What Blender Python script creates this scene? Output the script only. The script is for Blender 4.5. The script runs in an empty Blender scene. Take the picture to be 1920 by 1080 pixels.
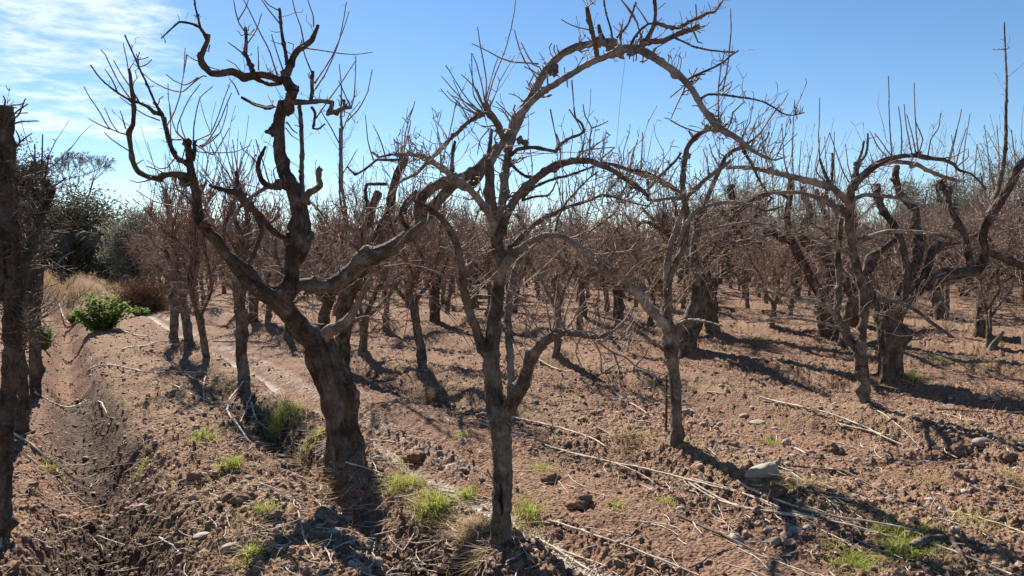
import bpy, math, random
import numpy as np
from mathutils import Vector, Matrix

# ------------------------------------------------------------------ camera, sky, sun, exposure
scene = bpy.context.scene
COL = scene.collection
PITCH = math.atan(50 / 1400)                          # the camera looks slightly down
F, CX, CY, CAMZ = 1400.0, 960.0, 540.0, 1.6          # photograph focal length and centre in its own pixels
cam_d = bpy.data.cameras.new('camera'); cam = bpy.data.objects.new('camera', cam_d); COL.objects.link(cam)
cam.location = (0, 0, CAMZ); cam.rotation_euler = (math.radians(90) - PITCH, 0, 0)
cam_d.sensor_width = 36.0; cam_d.lens = 36.0 * F / 1920.0
cam_d.clip_start = 0.05; cam_d.clip_end = 3000.0
scene.camera = cam

SUN_AZ, SUN_EL = math.radians(-24.0), math.radians(39.0)   # azimuth from +Y, negative = towards -X
sun_d = bpy.data.lights.new('sun', 'SUN'); sun_d.energy = 5.0; sun_d.angle = math.radians(0.55); sun_d.color = (1.0, 0.92, 0.81)
sun = bpy.data.objects.new('sun', sun_d); COL.objects.link(sun)
sdir = Vector((math.sin(SUN_AZ) * math.cos(SUN_EL), math.cos(SUN_AZ) * math.cos(SUN_EL), math.sin(SUN_EL)))
sun.rotation_euler = sdir.to_track_quat('Z', 'Y').to_euler()

world = bpy.data.worlds.new('World'); scene.world = world; world.use_nodes = True
nt = world.node_tree; nt.nodes.clear()
def N(nt, kind, **kw):
    n = nt.nodes.new(kind)
    for k, v in kw.items():
        if k.startswith('in_'):
            key = k[3:]
            key = int(key) if key.isdigit() else key
            n.inputs[key].default_value = v
        else: setattr(n, k, v)
    return n
def L(nt, a, b): nt.links.new(a, b)
def math_n(nt, op, a, b=None, clamp=False):
    n = nt.nodes.new('ShaderNodeMath'); n.operation = op; n.use_clamp = clamp
    for i, v in enumerate((a, b)):
        if v is None: continue
        if isinstance(v, (int, float)): n.inputs[i].default_value = v
        else: nt.links.new(v, n.inputs[i])
    return n.outputs[0]
def ramp(nt, fac, stops):
    n = nt.nodes.new('ShaderNodeValToRGB'); cr = n.color_ramp
    while len(cr.elements) < len(stops): cr.elements.new(0.5)
    for e, (p, c) in zip(cr.elements, stops):
        e.position = p; e.color = (c[0], c[1], c[2], 1.0)
    nt.links.new(fac, n.inputs[0]); return n.outputs[0]
def mix(nt, fac, a, b, blend='MIX'):
    n = nt.nodes.new('ShaderNodeMix'); n.data_type = 'RGBA'; n.blend_type = blend; n.clamp_factor = True
    for s, v in ((0, fac), (6, a), (7, b)):
        if isinstance(v, (int, float)): n.inputs[s].default_value = v
        elif isinstance(v, (tuple, list)): n.inputs[s].default_value = (v[0], v[1], v[2], 1.0)
        else: nt.links.new(v, n.inputs[s])
    return n.outputs[2]
sky = N(nt, 'ShaderNodeTexSky', sky_type='NISHITA', sun_disc=False, sun_elevation=SUN_EL, sun_rotation=SUN_AZ,
        altitude=700.0, air_density=1.0, dust_density=0.12, ozone_density=2.2)
tc = N(nt, 'ShaderNodeTexCoord'); sep = N(nt, 'ShaderNodeSeparateXYZ'); L(nt, tc.outputs['Generated'], sep.inputs[0])
# clouds on a high flat layer: direction / height
zz = math_n(nt, 'MAXIMUM', sep.outputs[2], 0.02)
cx_ = math_n(nt, 'DIVIDE', sep.outputs[0], zz); cy_ = math_n(nt, 'DIVIDE', sep.outputs[1], zz)
comb = N(nt, 'ShaderNodeCombineXYZ'); L(nt, cx_, comb.inputs[0]); L(nt, cy_, comb.inputs[1])
mp = N(nt, 'ShaderNodeMapping'); mp.inputs['Scale'].default_value = (1.0, 1.05, 1); mp.inputs['Rotation'].default_value = (0, 0, math.radians(24)); L(nt, comb.outputs[0], mp.inputs[0])
n1 = N(nt, 'ShaderNodeTexNoise', noise_dimensions='3D', in_Scale=3.2, in_Detail=9.0, in_Roughness=0.66, in_Distortion=0.25); L(nt, mp.outputs[0], n1.inputs['Vector'])
n2 = N(nt, 'ShaderNodeTexNoise', noise_dimensions='3D', in_Scale=0.8, in_Detail=3.0, in_Roughness=0.5); L(nt, mp.outputs[0], n2.inputs['Vector'])
# where the cloud field lies: azimuth west of about -19 degrees, above about 9.5 degrees
az = math_n(nt, 'ARCTAN2', sep.outputs[0], sep.outputs[1])
hyp = math_n(nt, 'SQRT', math_n(nt, 'ADD', math_n(nt, 'MULTIPLY', sep.outputs[0], sep.outputs[0]), math_n(nt, 'MULTIPLY', sep.outputs[1], sep.outputs[1])))
el = math_n(nt, 'ARCTAN2', sep.outputs[2], hyp)
mr1 = N(nt, 'ShaderNodeMapRange', interpolation_type='SMOOTHSTEP', in_1=math.radians(-14), in_2=math.radians(-27), in_3=0.0, in_4=1.0); L(nt, az, mr1.inputs[0])
edge = el
mr2 = N(nt, 'ShaderNodeMapRange', interpolation_type='SMOOTHSTEP', in_1=math.radians(6.2), in_2=math.radians(8.8), in_3=0.0, in_4=1.0); L(nt, edge, mr2.inputs[0])
mr3 = N(nt, 'ShaderNodeMapRange', interpolation_type='SMOOTHSTEP', in_1=math.radians(30), in_2=math.radians(15), in_3=0.55, in_4=1.0); L(nt, el, mr3.inputs[0])
cover = math_n(nt, 'MULTIPLY', math_n(nt, 'MULTIPLY', mr1.outputs[0], mr2.outputs[0]), mr3.outputs[0])
n3 = N(nt, 'ShaderNodeTexNoise', noise_dimensions='3D', in_Scale=11.0, in_Detail=4.0); L(nt, mp.outputs[0], n3.inputs['Vector'])
dens = math_n(nt, 'ADD', math_n(nt, 'ADD', math_n(nt, 'MULTIPLY', n1.outputs[0], 0.55), math_n(nt, 'MULTIPLY', n3.outputs[0], 0.2)), math_n(nt, 'MULTIPLY', n2.outputs[0], 0.35))
dens = math_n(nt, 'ADD', dens, math_n(nt, 'MULTIPLY', math_n(nt, 'SUBTRACT', cover, 1.0), 0.42))
mr4 = N(nt, 'ShaderNodeMapRange', interpolation_type='SMOOTHSTEP', in_1=0.45, in_2=0.78, in_3=0.0, in_4=0.9); L(nt, dens, mr4.inputs[0])
hs = N(nt, 'ShaderNodeHueSaturation', in_Hue=0.5, in_Saturation=1.18, in_Value=1.0); L(nt, sky.outputs[0], hs.inputs['Color'])
skymix = mix(nt, mr4.outputs[0], hs.outputs[0], (9.4, 9.9, 10.6))
bg = N(nt, 'ShaderNodeBackground', in_1=0.0555); L(nt, skymix, bg.inputs[0])
wo = N(nt, 'ShaderNodeOutputWorld'); L(nt, bg.outputs[0], wo.inputs[0])

scene.view_settings.view_transform = 'Standard'; scene.view_settings.look = 'None'
scene.view_settings.exposure = 1.27; scene.view_settings.gamma = 1.0
scene.render.engine = 'CYCLES'
scene.cycles.max_bounces = 6; scene.cycles.diffuse_bounces = 3; scene.cycles.transparent_max_bounces = 8

rng = np.random.default_rng(7)

# ------------------------------------------------------------------ numpy noise
def _h(*c):
    v = np.zeros(np.broadcast(*c).shape, dtype=np.uint32)
    for k, a in zip((374761393, 668265263, 2147483647 - 1274126177 + 900, 1013904223), c):
        v = v + a.astype(np.int64).astype(np.uint32) * np.uint32(k)
    v ^= v >> np.uint32(13); v = v * np.uint32(1274126177); v ^= v >> np.uint32(16)
    v = v * np.uint32(2246822519); v ^= v >> np.uint32(13)
    return v.astype(np.float64) / 4294967295.0
def vnoise2(x, y, seed=0):
    xi, yi = np.floor(x), np.floor(y); fx, fy = x - xi, y - yi
    fx = fx * fx * (3 - 2 * fx); fy = fy * fy * (3 - 2 * fy); s = np.full_like(xi, seed)
    a, b, c, d = _h(xi, yi, s), _h(xi + 1, yi, s), _h(xi, yi + 1, s), _h(xi + 1, yi + 1, s)
    return (a * (1 - fx) + b * fx) * (1 - fy) + (c * (1 - fx) + d * fx) * fy
def fbm2(x, y, o=4, seed=0, g=0.5):
    r, a, t = 0, 1.0, 0
    for i in range(o):
        r = r + a * (vnoise2(x, y, seed + i * 17) - 0.5); t += a; a *= g; x = x * 2.03 + 3.1; y = y * 2.03 + 1.7
    return r / t * 2
def vnoise3(x, y, z, seed=0):
    xi, yi, zi = np.floor(x), np.floor(y), np.floor(z); fx, fy, fz = x - xi, y - yi, z - zi
    fx = fx * fx * (3 - 2 * fx); fy = fy * fy * (3 - 2 * fy); fz = fz * fz * (3 - 2 * fz)
    r = 0
    for k, wz in ((0, 1 - fz), (1, fz)):
        z_ = (zi + k) * 7 + seed
        a, b, c, d = _h(xi, yi, z_), _h(xi + 1, yi, z_), _h(xi, yi + 1, z_), _h(xi + 1, yi + 1, z_)
        r = r + wz * ((a * (1 - fx) + b * fx) * (1 - fy) + (c * (1 - fx) + d * fx) * fy)
    return r
def clod2(x, y, cell, seed, rmin=0.25, rmax=0.6, share=0.7):
    """rounded clods: hemispheres of random size on a jittered grid"""
    x, y = x / cell, y / cell; xi, yi = np.floor(x), np.floor(y); out = np.zeros_like(x); s = np.full_like(xi, seed)
    for i in (-1, 0, 1):
        for j in (-1, 0, 1):
            a, b = xi + i, yi + j
            px = a + _h(a, b, s); py = b + _h(a, b, s + 5); r = rmin + (rmax - rmin) * _h(a, b, s + 9) ** 2
            r = np.where(_h(a, b, s + 13) < share, r, 1e-3)
            d2 = ((x - px) ** 2 + (y - py) ** 2) / (r * r)
            out = np.maximum(out, np.sqrt(np.maximum(0, 1 - d2)) * r)
    return out * cell

# ------------------------------------------------------------------ terrain
AL = math.radians(31.6); CA, SA = math.cos(AL), math.sin(AL)
def st(X, Y): return -SA * X + CA * Y, CA * X + SA * Y           # along the rows, across the rows
def xy(s, t): return -SA * s + CA * t, CA * s + SA * t
_pt = [(-60, 0), (-3, .03), (-.8, .07), (-.4, .06), (-.2, .05), (-.05, -.04), (.08, -.30), (.25, -.40), (.42, -.27), (.58, .0), (.95, .08), (1.4, .05), (1.72, .02), (1.9, .06),
       (2.07, .09), (2.22, .05), (2.33, -.09), (2.5, -.09), (2.66, .0), (3.1, .04), (3.55, .0), (3.8, -.11), (4.0, -.07), (4.3, .08), (4.6, .06), (5.1, .01)]
_t = 6.05
while _t < 120:
    _pt += [(_t, .0), (_t + .2, -.09), (_t + .6, .085), (_t + .95, .07), (_t + 1.3, 0)]; _t += 2.43
_pt = np.array(_pt) * [1, 1.3]
_tt = np.arange(-60, 120, .05); _hh = np.interp(_tt, _pt[:, 0], _pt[:, 1]); _k = np.hanning(9); _k /= _k.sum(); _hh = np.convolve(_hh, _k, 'same')
MOUNDS = []                                                     # (x, y, height, radius)
def base_h(X, Y):
    X, Y = np.asarray(X, float), np.asarray(Y, float); s, t = st(X, Y)
    tw = t + .12 * fbm2(s * .35, t * .2, 2, 3)
    fade = np.clip(1.15 - np.hypot(X, Y) / 90, .0, 1)
    ease = lambda a, b: (lambda q: q * q * (3 - 2 * q))(np.clip((s - a) / (b - a), 0, 1))
    prof = np.interp(tw, _tt, _hh); prof = np.where(t > 3.2, prof * (.15 + .85 * ease(2.3, 4.4)), prof)
    prof = prof - .2 * np.exp(-((tw - 1.66) / .17) ** 2) * ease(2.2, 3.4) * (1 - .8 * ease(6.0, 9.0))   # the leaf-filled trench beside the first row
    h = prof * fade * (1 + .5 * fbm2(s * .5, t * .5, 2, 11))
    h = h + .05 * fbm2(X * .45, Y * .45, 3, 21) * fade
    b = ((X + 17.6) / 4.2) ** 2 + ((Y - 25.0) / 5.5) ** 2         # the canal bank far off on the west side
    e_ = np.exp(-b * b * 1.2); h = h + 1.0 * e_ * (1 + .3 * fbm2(X * .4, Y * .4, 3, 31)) + .2 * np.minimum(1, 2 * e_) * fbm2(X * 1.3, Y * 1.3, 4, 37, .6)
    for mx, my, mh, mr in MOUNDS: h = h + mh * np.exp(-((X - mx) ** 2 + (Y - my) ** 2) / (mr * mr))
    return h
def full_h(X, Y):
    s, t = st(X, Y); h = base_h(X, Y); d = np.hypot(X, Y); near = np.clip(1.3 - d / 45, .15, 1)
    rough = .55 + .9 * vnoise2(X * .8 + 9, Y * .8, 41)
    smooth = np.clip(1 - np.abs(t - 2.41) / .18, 0, 1)             # silted channel floor is smooth
    smooth = np.maximum(smooth, .75 * np.clip(1 - np.abs(t - 3.05) / .4, 0, 1))
    rough = rough * (1 - .75 * smooth)
    wx = X + .06 * fbm2(X * 5, Y * 5, 2, 51); wy = Y + .06 * fbm2(X * 5, Y * 5, 2, 57)
    h = h + near * rough * (.20 * clod2(wx, wy, .24, 61, .2, .5, .22) + .32 * clod2(wx, wy, .095, 67, .2, .5, .5) + .75 * clod2(X, Y, .042, 71, .25, .55, .75))
    h = h + near * rough * (.06 * fbm2(X * 2.4, Y * 2.4, 4, 81, .55) + .026 * fbm2(X * 12, Y * 12, 3, 87, .65) + .02 * (1 - np.abs(fbm2(X * 27, Y * 27, 2, 93)) * 2))
    tread = np.clip(1 - np.abs(t - 2.72) / .17, 0, 1)             # tyre lug marks beside the channel
    h = h - .03 * np.sqrt(tread) * (.5 + .5 * np.sin((s + .5 * np.abs(t - 2.72)) * 2 * math.pi / .17)) * (s > 5)
    return h
def ray(px, py):
    b = -(np.asarray(py, float) - CY) / F; dy = math.cos(PITCH) + b * math.sin(PITCH)
    return (np.asarray(px, float) - CX) / F / dy, (-math.sin(PITCH) + b * math.cos(PITCH)) / dy
def proj(px, py, Y):
    a, k = ray(px, py); Y = np.asarray(Y, float); return np.stack([a * Y, Y + 0 * a, CAMZ + k * Y], -1)
def at(px, py, Y): return proj(px, py, Y)
def ground_px(px, py, lift=0.0):
    """the point of the ground seen at a pixel of the photograph"""
    a, k = ray(px, py); k = min(float(k), -.004)
    Y = 1.5 * 1.008 ** np.arange(560); f = CAMZ + k * Y - base_h(a * Y, Y) - lift; i = int(np.argmax(f <= 0)) if (f <= 0).any() else 558; i = max(i, 1)
    w = f[i - 1] / (f[i - 1] - f[i] + 1e-12); lo = Y[i - 1] + (Y[i] - Y[i - 1]) * min(max(w, 0), 1)
    return float(a * lo), float(lo), float(CAMZ + k * lo)

# ------------------------------------------------------------------ mesh building
class MB:
    def __init__(s): s.v, s.q, s.t, s.b, s.n, s.mq, s.mt = [], [], [], [], 0, [], []
    def add(s, V, Q=None, T=None, B=None, m=0):
        V = np.asarray(V, float).reshape(-1, 3)
        if Q is not None and len(Q): s.q.append(np.asarray(Q, int) + s.n); s.mq.append(np.full(len(Q), m))
        if T is not None and len(T): s.t.append(np.asarray(T, int) + s.n); s.mt.append(np.full(len(T), m))
        s.v.append(V); s.b.append(np.asarray(B, float).reshape(-1, 3) if B is not None else V.copy()); s.n += len(V)
    def mesh(s, name, mats, smooth=True, origin=(0, 0, 0)):
        me = bpy.data.meshes.new(name)
        V = np.concatenate(s.v) - np.asarray(origin); B = np.concatenate(s.b)
        Q = np.concatenate(s.q) if s.q else np.zeros((0, 4), int); T = np.concatenate(s.t) if s.t else np.zeros((0, 3), int)
        me.vertices.add(len(V)); me.vertices.foreach_set('co', V.astype(np.float32).ravel())
        me.loops.add(Q.size + T.size); me.loops.foreach_set('vertex_index', np.concatenate([Q.ravel(), T.ravel()]).astype(np.int32))
        me.polygons.add(len(Q) + len(T))
        st_ = np.concatenate([np.arange(len(Q)) * 4, Q.size + np.arange(len(T)) * 3]).astype(np.int32)
        me.polygons.foreach_set('loop_start', st_)
        mi = np.concatenate(([*s.mq] + [*s.mt]) or [np.zeros(0)]).astype(np.int32)
        me.polygons.foreach_set('material_index', mi)
        me.polygons.foreach_set('use_smooth', np.full(len(Q) + len(T), smooth))
        a = me.attributes.new('bark', 'FLOAT_VECTOR', 'POINT'); a.data.foreach_set('vector', B.astype(np.float32).ravel())
        for m in mats: me.materials.append(m)
        me.update(calc_edges=True); return me
    def build(s, name, mats, parent=None, origin=(0, 0, 0), smooth=True):
        if not isinstance(mats, (list, tuple)): mats = [mats]
        o = bpy.data.objects.new(name, s.mesh(name, mats, smooth, origin)); COL.objects.link(o)
        if parent is not None: o.parent = parent
        else: o.location = origin
        return o
def tag(o, label=None, cat=None, group=None, kind=None):
    for k, v in (('label', label), ('category', cat), ('group', group), ('kind', kind)):
        if v: o[k] = v
    return o
def empty(name, loc, label, cat, group=None, rz=0.0):
    o = bpy.data.objects.new(name, None); COL.objects.link(o); o.location = loc; o.rotation_euler = (0, 0, rz); o.empty_display_size = .2
    return tag(o, label, cat, group)

def resample(P, R, ds):
    P = np.asarray(P, float); R = np.asarray(R, float)
    if len(P) == 2: P = np.array([P[0], (P[0] + P[1]) / 2, P[1]]); R = np.array([R[0], (R[0] + R[1]) / 2, R[1]])
    d = np.linalg.norm(np.diff(P, axis=0), axis=1) + 1e-9; k = np.concatenate([[0], np.cumsum(d)])
    n = int(np.clip(round(k[-1] / ds), 4, 400)); u = np.linspace(0, k[-1], n + 1)
    m = np.zeros_like(P); m[1:-1] = (P[2:] - P[:-2]) / (k[2:] - k[:-2])[:, None]; m[0] = (P[1] - P[0]) / d[0]; m[-1] = (P[-1] - P[-2]) / d[-1]
    i = np.clip(np.searchsorted(k, u, 'right') - 1, 0, len(P) - 2); h = d[i]; x = ((u - k[i]) / h)
    x2, x3 = x * x, x ** 3
    C = (2 * x3 - 3 * x2 + 1)[:, None] * P[i] + ((x3 - 2 * x2 + x) * h)[:, None] * m[i] + (-2 * x3 + 3 * x2)[:, None] * P[i + 1] + ((x3 - x2) * h)[:, None] * m[i + 1]
    C = .5 * C + .5 * np.stack([np.interp(u, k, P[:, j]) for j in range(3)], 1)      # half straight: old limbs bend in angular kinks
    return C, np.interp(u, k, R), u
def frames(C):
    T = np.gradient(C, axis=0); T /= np.linalg.norm(T, axis=1)[:, None] + 1e-12
    U = np.zeros_like(T); a = np.array([0, 1., 0]) if abs(T[0][1]) < .9 else np.array([1., 0, 0])
    u = np.cross(T[0], a); u /= np.linalg.norm(u)
    for i in range(len(T)):
        u = u - T[i] * (u @ T[i]); u /= np.linalg.norm(u) + 1e-12; U[i] = u
    return T, U, np.cross(T, U)
def tube(mb, P, R, ds=None, sides=None, rough=.14, knots=0.0, seed=0, ppm=200.0, cut=True, flare=0.0, fissure=0.0):
    """a bark-covered limb through the points P with radii R; ppm = photograph pixels per metre there"""
    R = np.asarray(R, float); rm = R.max()
    if ds is None: ds = max(rm * (.35 if rm * ppm < 9 else .16), 1.6 / ppm, .004)
    if sides is None: sides = int(np.clip(rm * ppm * 1.7 + 4, 5, 64))
    C, r, u = resample(P, R, ds); n = len(C); T, U, W = frames(C)
    g = np.random.default_rng(seed)
    amp = min(.35, .0025 / max(rm, .003) + .06)
    C = C + (U * fbm2(u / (rm * 9 + .03) + seed, u * 0 + 1.3, 2, 5)[:, None] + W * fbm2(u / (rm * 9 + .03) + seed, u * 0 + 7.7, 2, 6)[:, None]) * (np.minimum(r, rm * .8) * .55)[:, None] * np.minimum(1, np.minimum(u, u[-1] - u) / (rm * 4 + 1e-6))[:, None]
    th = np.arange(sides) / sides * 2 * math.pi
    c, s_ = np.cos(th), np.sin(th)
    rr = np.repeat(r[:, None], sides, 1)
    if flare: rr = rr * (1 + flare * np.exp(-u / (rm * .9)))[:, None] * (1 + .35 * flare * np.exp(-u / (rm * 1.2))[:, None] * np.cos(th * 4 + seed)[None])
    bx = c[None] * rm * np.ones((n, 1)); by = s_[None] * rm * np.ones((n, 1)); bz = u[:, None] * np.ones((1, sides))
    f = 1 / (rm * 1.3)
    rr = rr * (1 + rough * 2.2 * (vnoise3(bx * f + 5 + seed, by * f + 9, bz * f * .6, 3) - .5) + rough * 1.6 * (vnoise3(bx * f * 2.7 + seed, by * f * 2.7, bz * f * 1.5, 9) - .5) + rough * (vnoise3(bx * f * 8 + seed, by * f * 8, bz * f * 5, 15) - .5))
    if fissure:
        v = vnoise3(bx * f * 3.6 + seed, by * f * 3.6, bz * f * .55, 19); rr = rr * (1 - fissure * np.clip(1 - np.abs(v - .5) * 7, 0, 1) + fissure * .15)
    if knots:
        for _ in range(int(knots * u[-1] / (rm * 6) + g.random())):
            k, a, w = g.random() * u[-1], g.random() * 6.283, g.uniform(.5, 1.0)
            rr = rr * (1 + g.uniform(.3, .8) * np.exp(-((u[:, None] - k) / (rm * w)) ** 2) * np.exp(2.2 * (np.cos(th[None] - a) - 1)))
    V = C[:, None] + U[:, None] * (rr * c)[..., None] + W[:, None] * (rr * s_)[..., None]
    i = np.arange(n - 1)[:, None] * sides; j = np.arange(sides)[None]; j2 = (j + 1) % sides
    Q = np.stack([i + j, i + j2, i + sides + j2, i + sides + j], -1).reshape(-1, 4)
    mb.add(V, Q, None, np.stack([bx, by, bz], -1))
    tip = C[-1] + T[-1] * r[-1] * (.12 if cut else .9)
    ring = V[-1]; k = np.arange(sides)
    mb.add(np.vstack([ring, tip]), None, np.stack([k, (k + 1) % sides, np.full(sides, sides)], -1), m=1 if (cut and r[-1] > .012) else 0)
    return C, r
def blob(mb, c, r, seed=0, sq=1.0, rough=.62, nu=20, nv=13):
    th = np.arange(nu) / nu * 6.2832; ph = np.linspace(0, math.pi, nv)
    d = np.stack([np.sin(ph)[:, None] * np.cos(th)[None], np.sin(ph)[:, None] * np.sin(th)[None], np.cos(ph)[:, None] * np.ones((1, nu))], -1)
    k = 1 + rough * 2 * (vnoise3(d[..., 0] * 1.6 + seed * 3.1, d[..., 1] * 1.6, d[..., 2] * 1.6 + 4, 5) - .5) + rough * 1.3 * (vnoise3(d[..., 0] * 4 + seed, d[..., 1] * 4, d[..., 2] * 4, 8) - .5)
    r = r * .72; V = np.asarray(c) + d * (k * r)[..., None] * np.array([1, 1, sq]); i = np.arange(nv - 1)[:, None] * nu; j = np.arange(nu)[None]
    Q = np.stack([i + j, i + nu + j, i + nu + (j + 1) % nu, i + (j + 1) % nu], -1).reshape(-1, 4)
    mb.add(V, Q, None, d * r)
def batch(mb, P, R, sides=3):
    """many thin twigs at once: P (M,K,3), R (M,K)"""
    if not len(P): return
    M, K, _ = P.shape; T = np.gradient(P, axis=1); T /= np.linalg.norm(T, axis=2)[..., None] + 1e-12
    ref = np.where(np.abs(T[:, :1, 2:3]) > .8, np.array([[[1., .2, 0]]]), np.array([[[0, 0, 1.]]]))
    U = np.cross(T, np.broadcast_to(ref, T.shape)); U /= np.linalg.norm(U, axis=2)[..., None] + 1e-12; W = np.cross(T, U)
    th = np.arange(sides) / sides * 6.2832
    V = P[:, :, None] + R[:, :, None, None] * (U[:, :, None] * np.cos(th)[None, None, :, None] + W[:, :, None] * np.sin(th)[None, None, :, None])
    i = (np.arange(M)[:, None, None] * K + np.arange(K - 1)[None, :, None]) * sides; j = np.arange(sides)[None, None]; j2 = (j + 1) % sides
    Q = np.stack([i + j, i + j2, i + sides + j2, i + sides + j], -1).reshape(-1, 4)
    mb.add(V.reshape(-1, 3), Q)
def twigs(mb, C, r, n, lmin, lmax, g, up=.35, along=.25, r0=.003, kink=.12, curve=.25, K=5, sub=0, subl=.06, taper=.45, lo=0.0, power=1.6, droop=0.0, clump=0.0):
    """n twigs springing from the limb C"""
    n = int(n)
    if n < 1 or len(C) < 3: return
    T = np.gradient(C, axis=0); T /= np.linalg.norm(T, axis=1)[:, None] + 1e-12
    i = (lo * len(C) + g.random(n) * (len(C) - 1 - lo * len(C))).astype(int)
    if clump: i = np.where(g.random(n) < clump, i[(g.random(n) ** 2 * max(1, n // 6)).astype(int)], i)
    d = g.normal(size=(n, 3)); t = T[i]; d = d - t * (d * t).sum(1)[:, None]; d /= np.linalg.norm(d, axis=1)[:, None] + 1e-9
    d = d + t * (along * g.uniform(.2, 1.6, n))[:, None] + np.array([0, 0, 1.0]) * (up * g.uniform(.4, 1.6, n))[:, None]; d /= np.linalg.norm(d, axis=1)[:, None] + 1e-9
    l = lmin + (lmax - lmin) * g.random(n) ** power; s = np.linspace(0, 1, K)
    P = C[i][:, None] + d[:, None] * (l[:, None] * s)[..., None]
    P = P + np.array([0, 0, 1.0]) * ((curve * g.uniform(-.3, 1.2, n) - droop) * l)[:, None, None] * (s ** 2)[None, :, None]
    jit = g.normal(size=(n, K, 3)) * (kink * l)[:, None, None] / K; jit[:, 0] = 0; P = P + np.cumsum(jit, 1)
    R = (r0 * np.clip((l / lmax) ** .5, .45, 1))[:, None] * (1 + (taper - 1) * s)[None] * g.uniform(.75, 1.35, (n, K))
    batch(mb, P, R, 4 if r0 > .004 else 3)
    if sub:
        m = int(n * sub); a = g.integers(0, n, m); b = g.integers(1, K, m); base = P[a, b]; dd = P[a, b] - P[a, b - 1]; dd /= np.linalg.norm(dd, axis=1)[:, None] + 1e-9
        e = g.normal(size=(m, 3)) * .8 + dd * .9 + np.array([0, 0, .35]); e /= np.linalg.norm(e, axis=1)[:, None]
        ll = subl * g.uniform(.25, 1.2, m); s3 = np.linspace(0, 1, 3)
        P2 = base[:, None] + e[:, None] * (ll[:, None] * s3)[..., None]; P2[:, 1:] += g.normal(size=(m, 2, 3)) * (ll * .08)[:, None, None]
        batch(mb, P2, (r0 * .7) * np.ones((m, 1)) * np.array([1, .9, .7])[None] * g.uniform(.8, 1.3, (m, 3)), 3)

# ------------------------------------------------------------------ materials
def new_mat(name):
    m = bpy.data.materials.new(name); m.use_nodes = True; t = m.node_tree; b = t.nodes['Principled BSDF']; return m, t, b
def bark_mat(name, dark, mid, light, fis=26.0, stretch=.22, bump=.5, dist=.01, rough=.85, lich=.0):
    m, t, b = new_mat(name)
    at_ = N(t, 'ShaderNodeAttribute', attribute_name='bark'); mp = N(t, 'ShaderNodeMapping'); mp.inputs['Scale'].default_value = (1, 1, stretch); L(t, at_.outputs['Vector'], mp.inputs[0])
    n1 = N(t, 'ShaderNodeTexNoise', in_Scale=fis, in_Detail=7.0, in_Roughness=.68, in_Distortion=.4); L(t, mp.outputs[0], n1.inputs['Vector'])
    n2 = N(t, 'ShaderNodeTexNoise', in_Scale=fis * .22, in_Detail=3.0); L(t, at_.outputs['Vector'], n2.inputs['Vector'])
    gm = N(t, 'ShaderNodeNewGeometry'); n3 = N(t, 'ShaderNodeTexNoise', in_Scale=7.0, in_Detail=5.0, in_Roughness=.65); L(t, gm.outputs['Position'], n3.inputs['Vector'])
    v = N(t, 'ShaderNodeTexVoronoi', feature='DISTANCE_TO_EDGE', in_Scale=fis * .55); L(t, mp.outputs[0], v.inputs['Vector'])
    n5 = N(t, 'ShaderNodeTexNoise', in_Scale=fis * 1.6, in_Detail=5.0, in_Roughness=.7); L(t, at_.outputs['Vector'], n5.inputs['Vector'])
    f1 = math_n(t, 'ADD', math_n(t, 'MULTIPLY', n1.outputs[0], .5), math_n(t, 'MULTIPLY', n5.outputs[0], .5))
    c = ramp(t, f1, [(.36, dark), (.51, mid), (.66, light)])
    c = mix(t, ramp(t, n2.outputs[0], [(.35, (0, 0, 0)), (.7, (1, 1, 1))]), c, mix(t, .55, c, light))
    c = mix(t, ramp(t, n3.outputs[0], [(.50, (0, 0, 0)), (.60, (.85, .85, .85))]), c, mix(t, .75, c, dark))
    c = mix(t, ramp(t, n3.outputs[0], [(.36, (.7, .7, .7)), (.44, (0, 0, 0))]), c, mix(t, .7, c, light))
    if lich: c = mix(t, ramp(t, n2.outputs[0], [(.6, (0, 0, 0)), (.66, (lich, lich, lich))]), c, (.36, .36, .32))
    L(t, c, b.inputs['Base Color']); b.inputs['Roughness'].default_value = max(rough, .8); b.inputs['Specular IOR Level'].default_value = .1
    hgt = math_n(t, 'ADD', math_n(t, 'MULTIPLY', f1, 1.3), math_n(t, 'MULTIPLY', math_n(t, 'MINIMUM', v.outputs['Distance'], .25), 1.6))
    bp = N(t, 'ShaderNodeBump', in_Strength=bump, in_Distance=dist); L(t, hgt, bp.inputs['Height']); L(t, bp.outputs[0], b.inputs['Normal'])
    return m
M = {}
M['old_bark'] = bark_mat('old_bark', (.028, .018, .013), (.100, .068, .049), (.225, .172, .132), 34, .34, 1.0, .03, .9, .3)
M['limb_bark'] = bark_mat('limb_bark', (.033, .023, .017), (.112, .083, .063), (.265, .215, .172), 52, .5, .9, .014, .82, .3)
M['young_bark'] = bark_mat('young_bark', (.055, .042, .034), (.155, .124, .103), (.34, .295, .255), 60, .6, .7, .008, .75)
M['pale_bark'] = bark_mat('pale_bark', (.06, .047, .039), (.185, .155, .132), (.42, .375, .33), 66, .6, .6, .008, .68)
M['twig_bark'] = bark_mat('twig_bark', (.115, .076, .058), (.235, .168, .132), (.41, .33, .27), 40, .6, .2, .003, .55)
M['red_twig'] = bark_mat('red_twig', (.13, .070, .050), (.25, .152, .112), (.41, .30, .235), 40, .6, .2, .003, .55)
M['wound'] = bark_mat('wound', (.008, .006, .005), (.02, .014, .011), (.05, .035, .026), 60, .5, .8, .01, .9)
M['cut_wood'] = bark_mat('cut_wood', (.16, .11, .075), (.30, .22, .15), (.42, .33, .24), 60, 1.0, .3, .004, .8)
M['cane'] = bark_mat('cane', (.27, .20, .145), (.50, .42, .33), (.66, .58, .48), 50, .15, .25, .003, .6)
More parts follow.
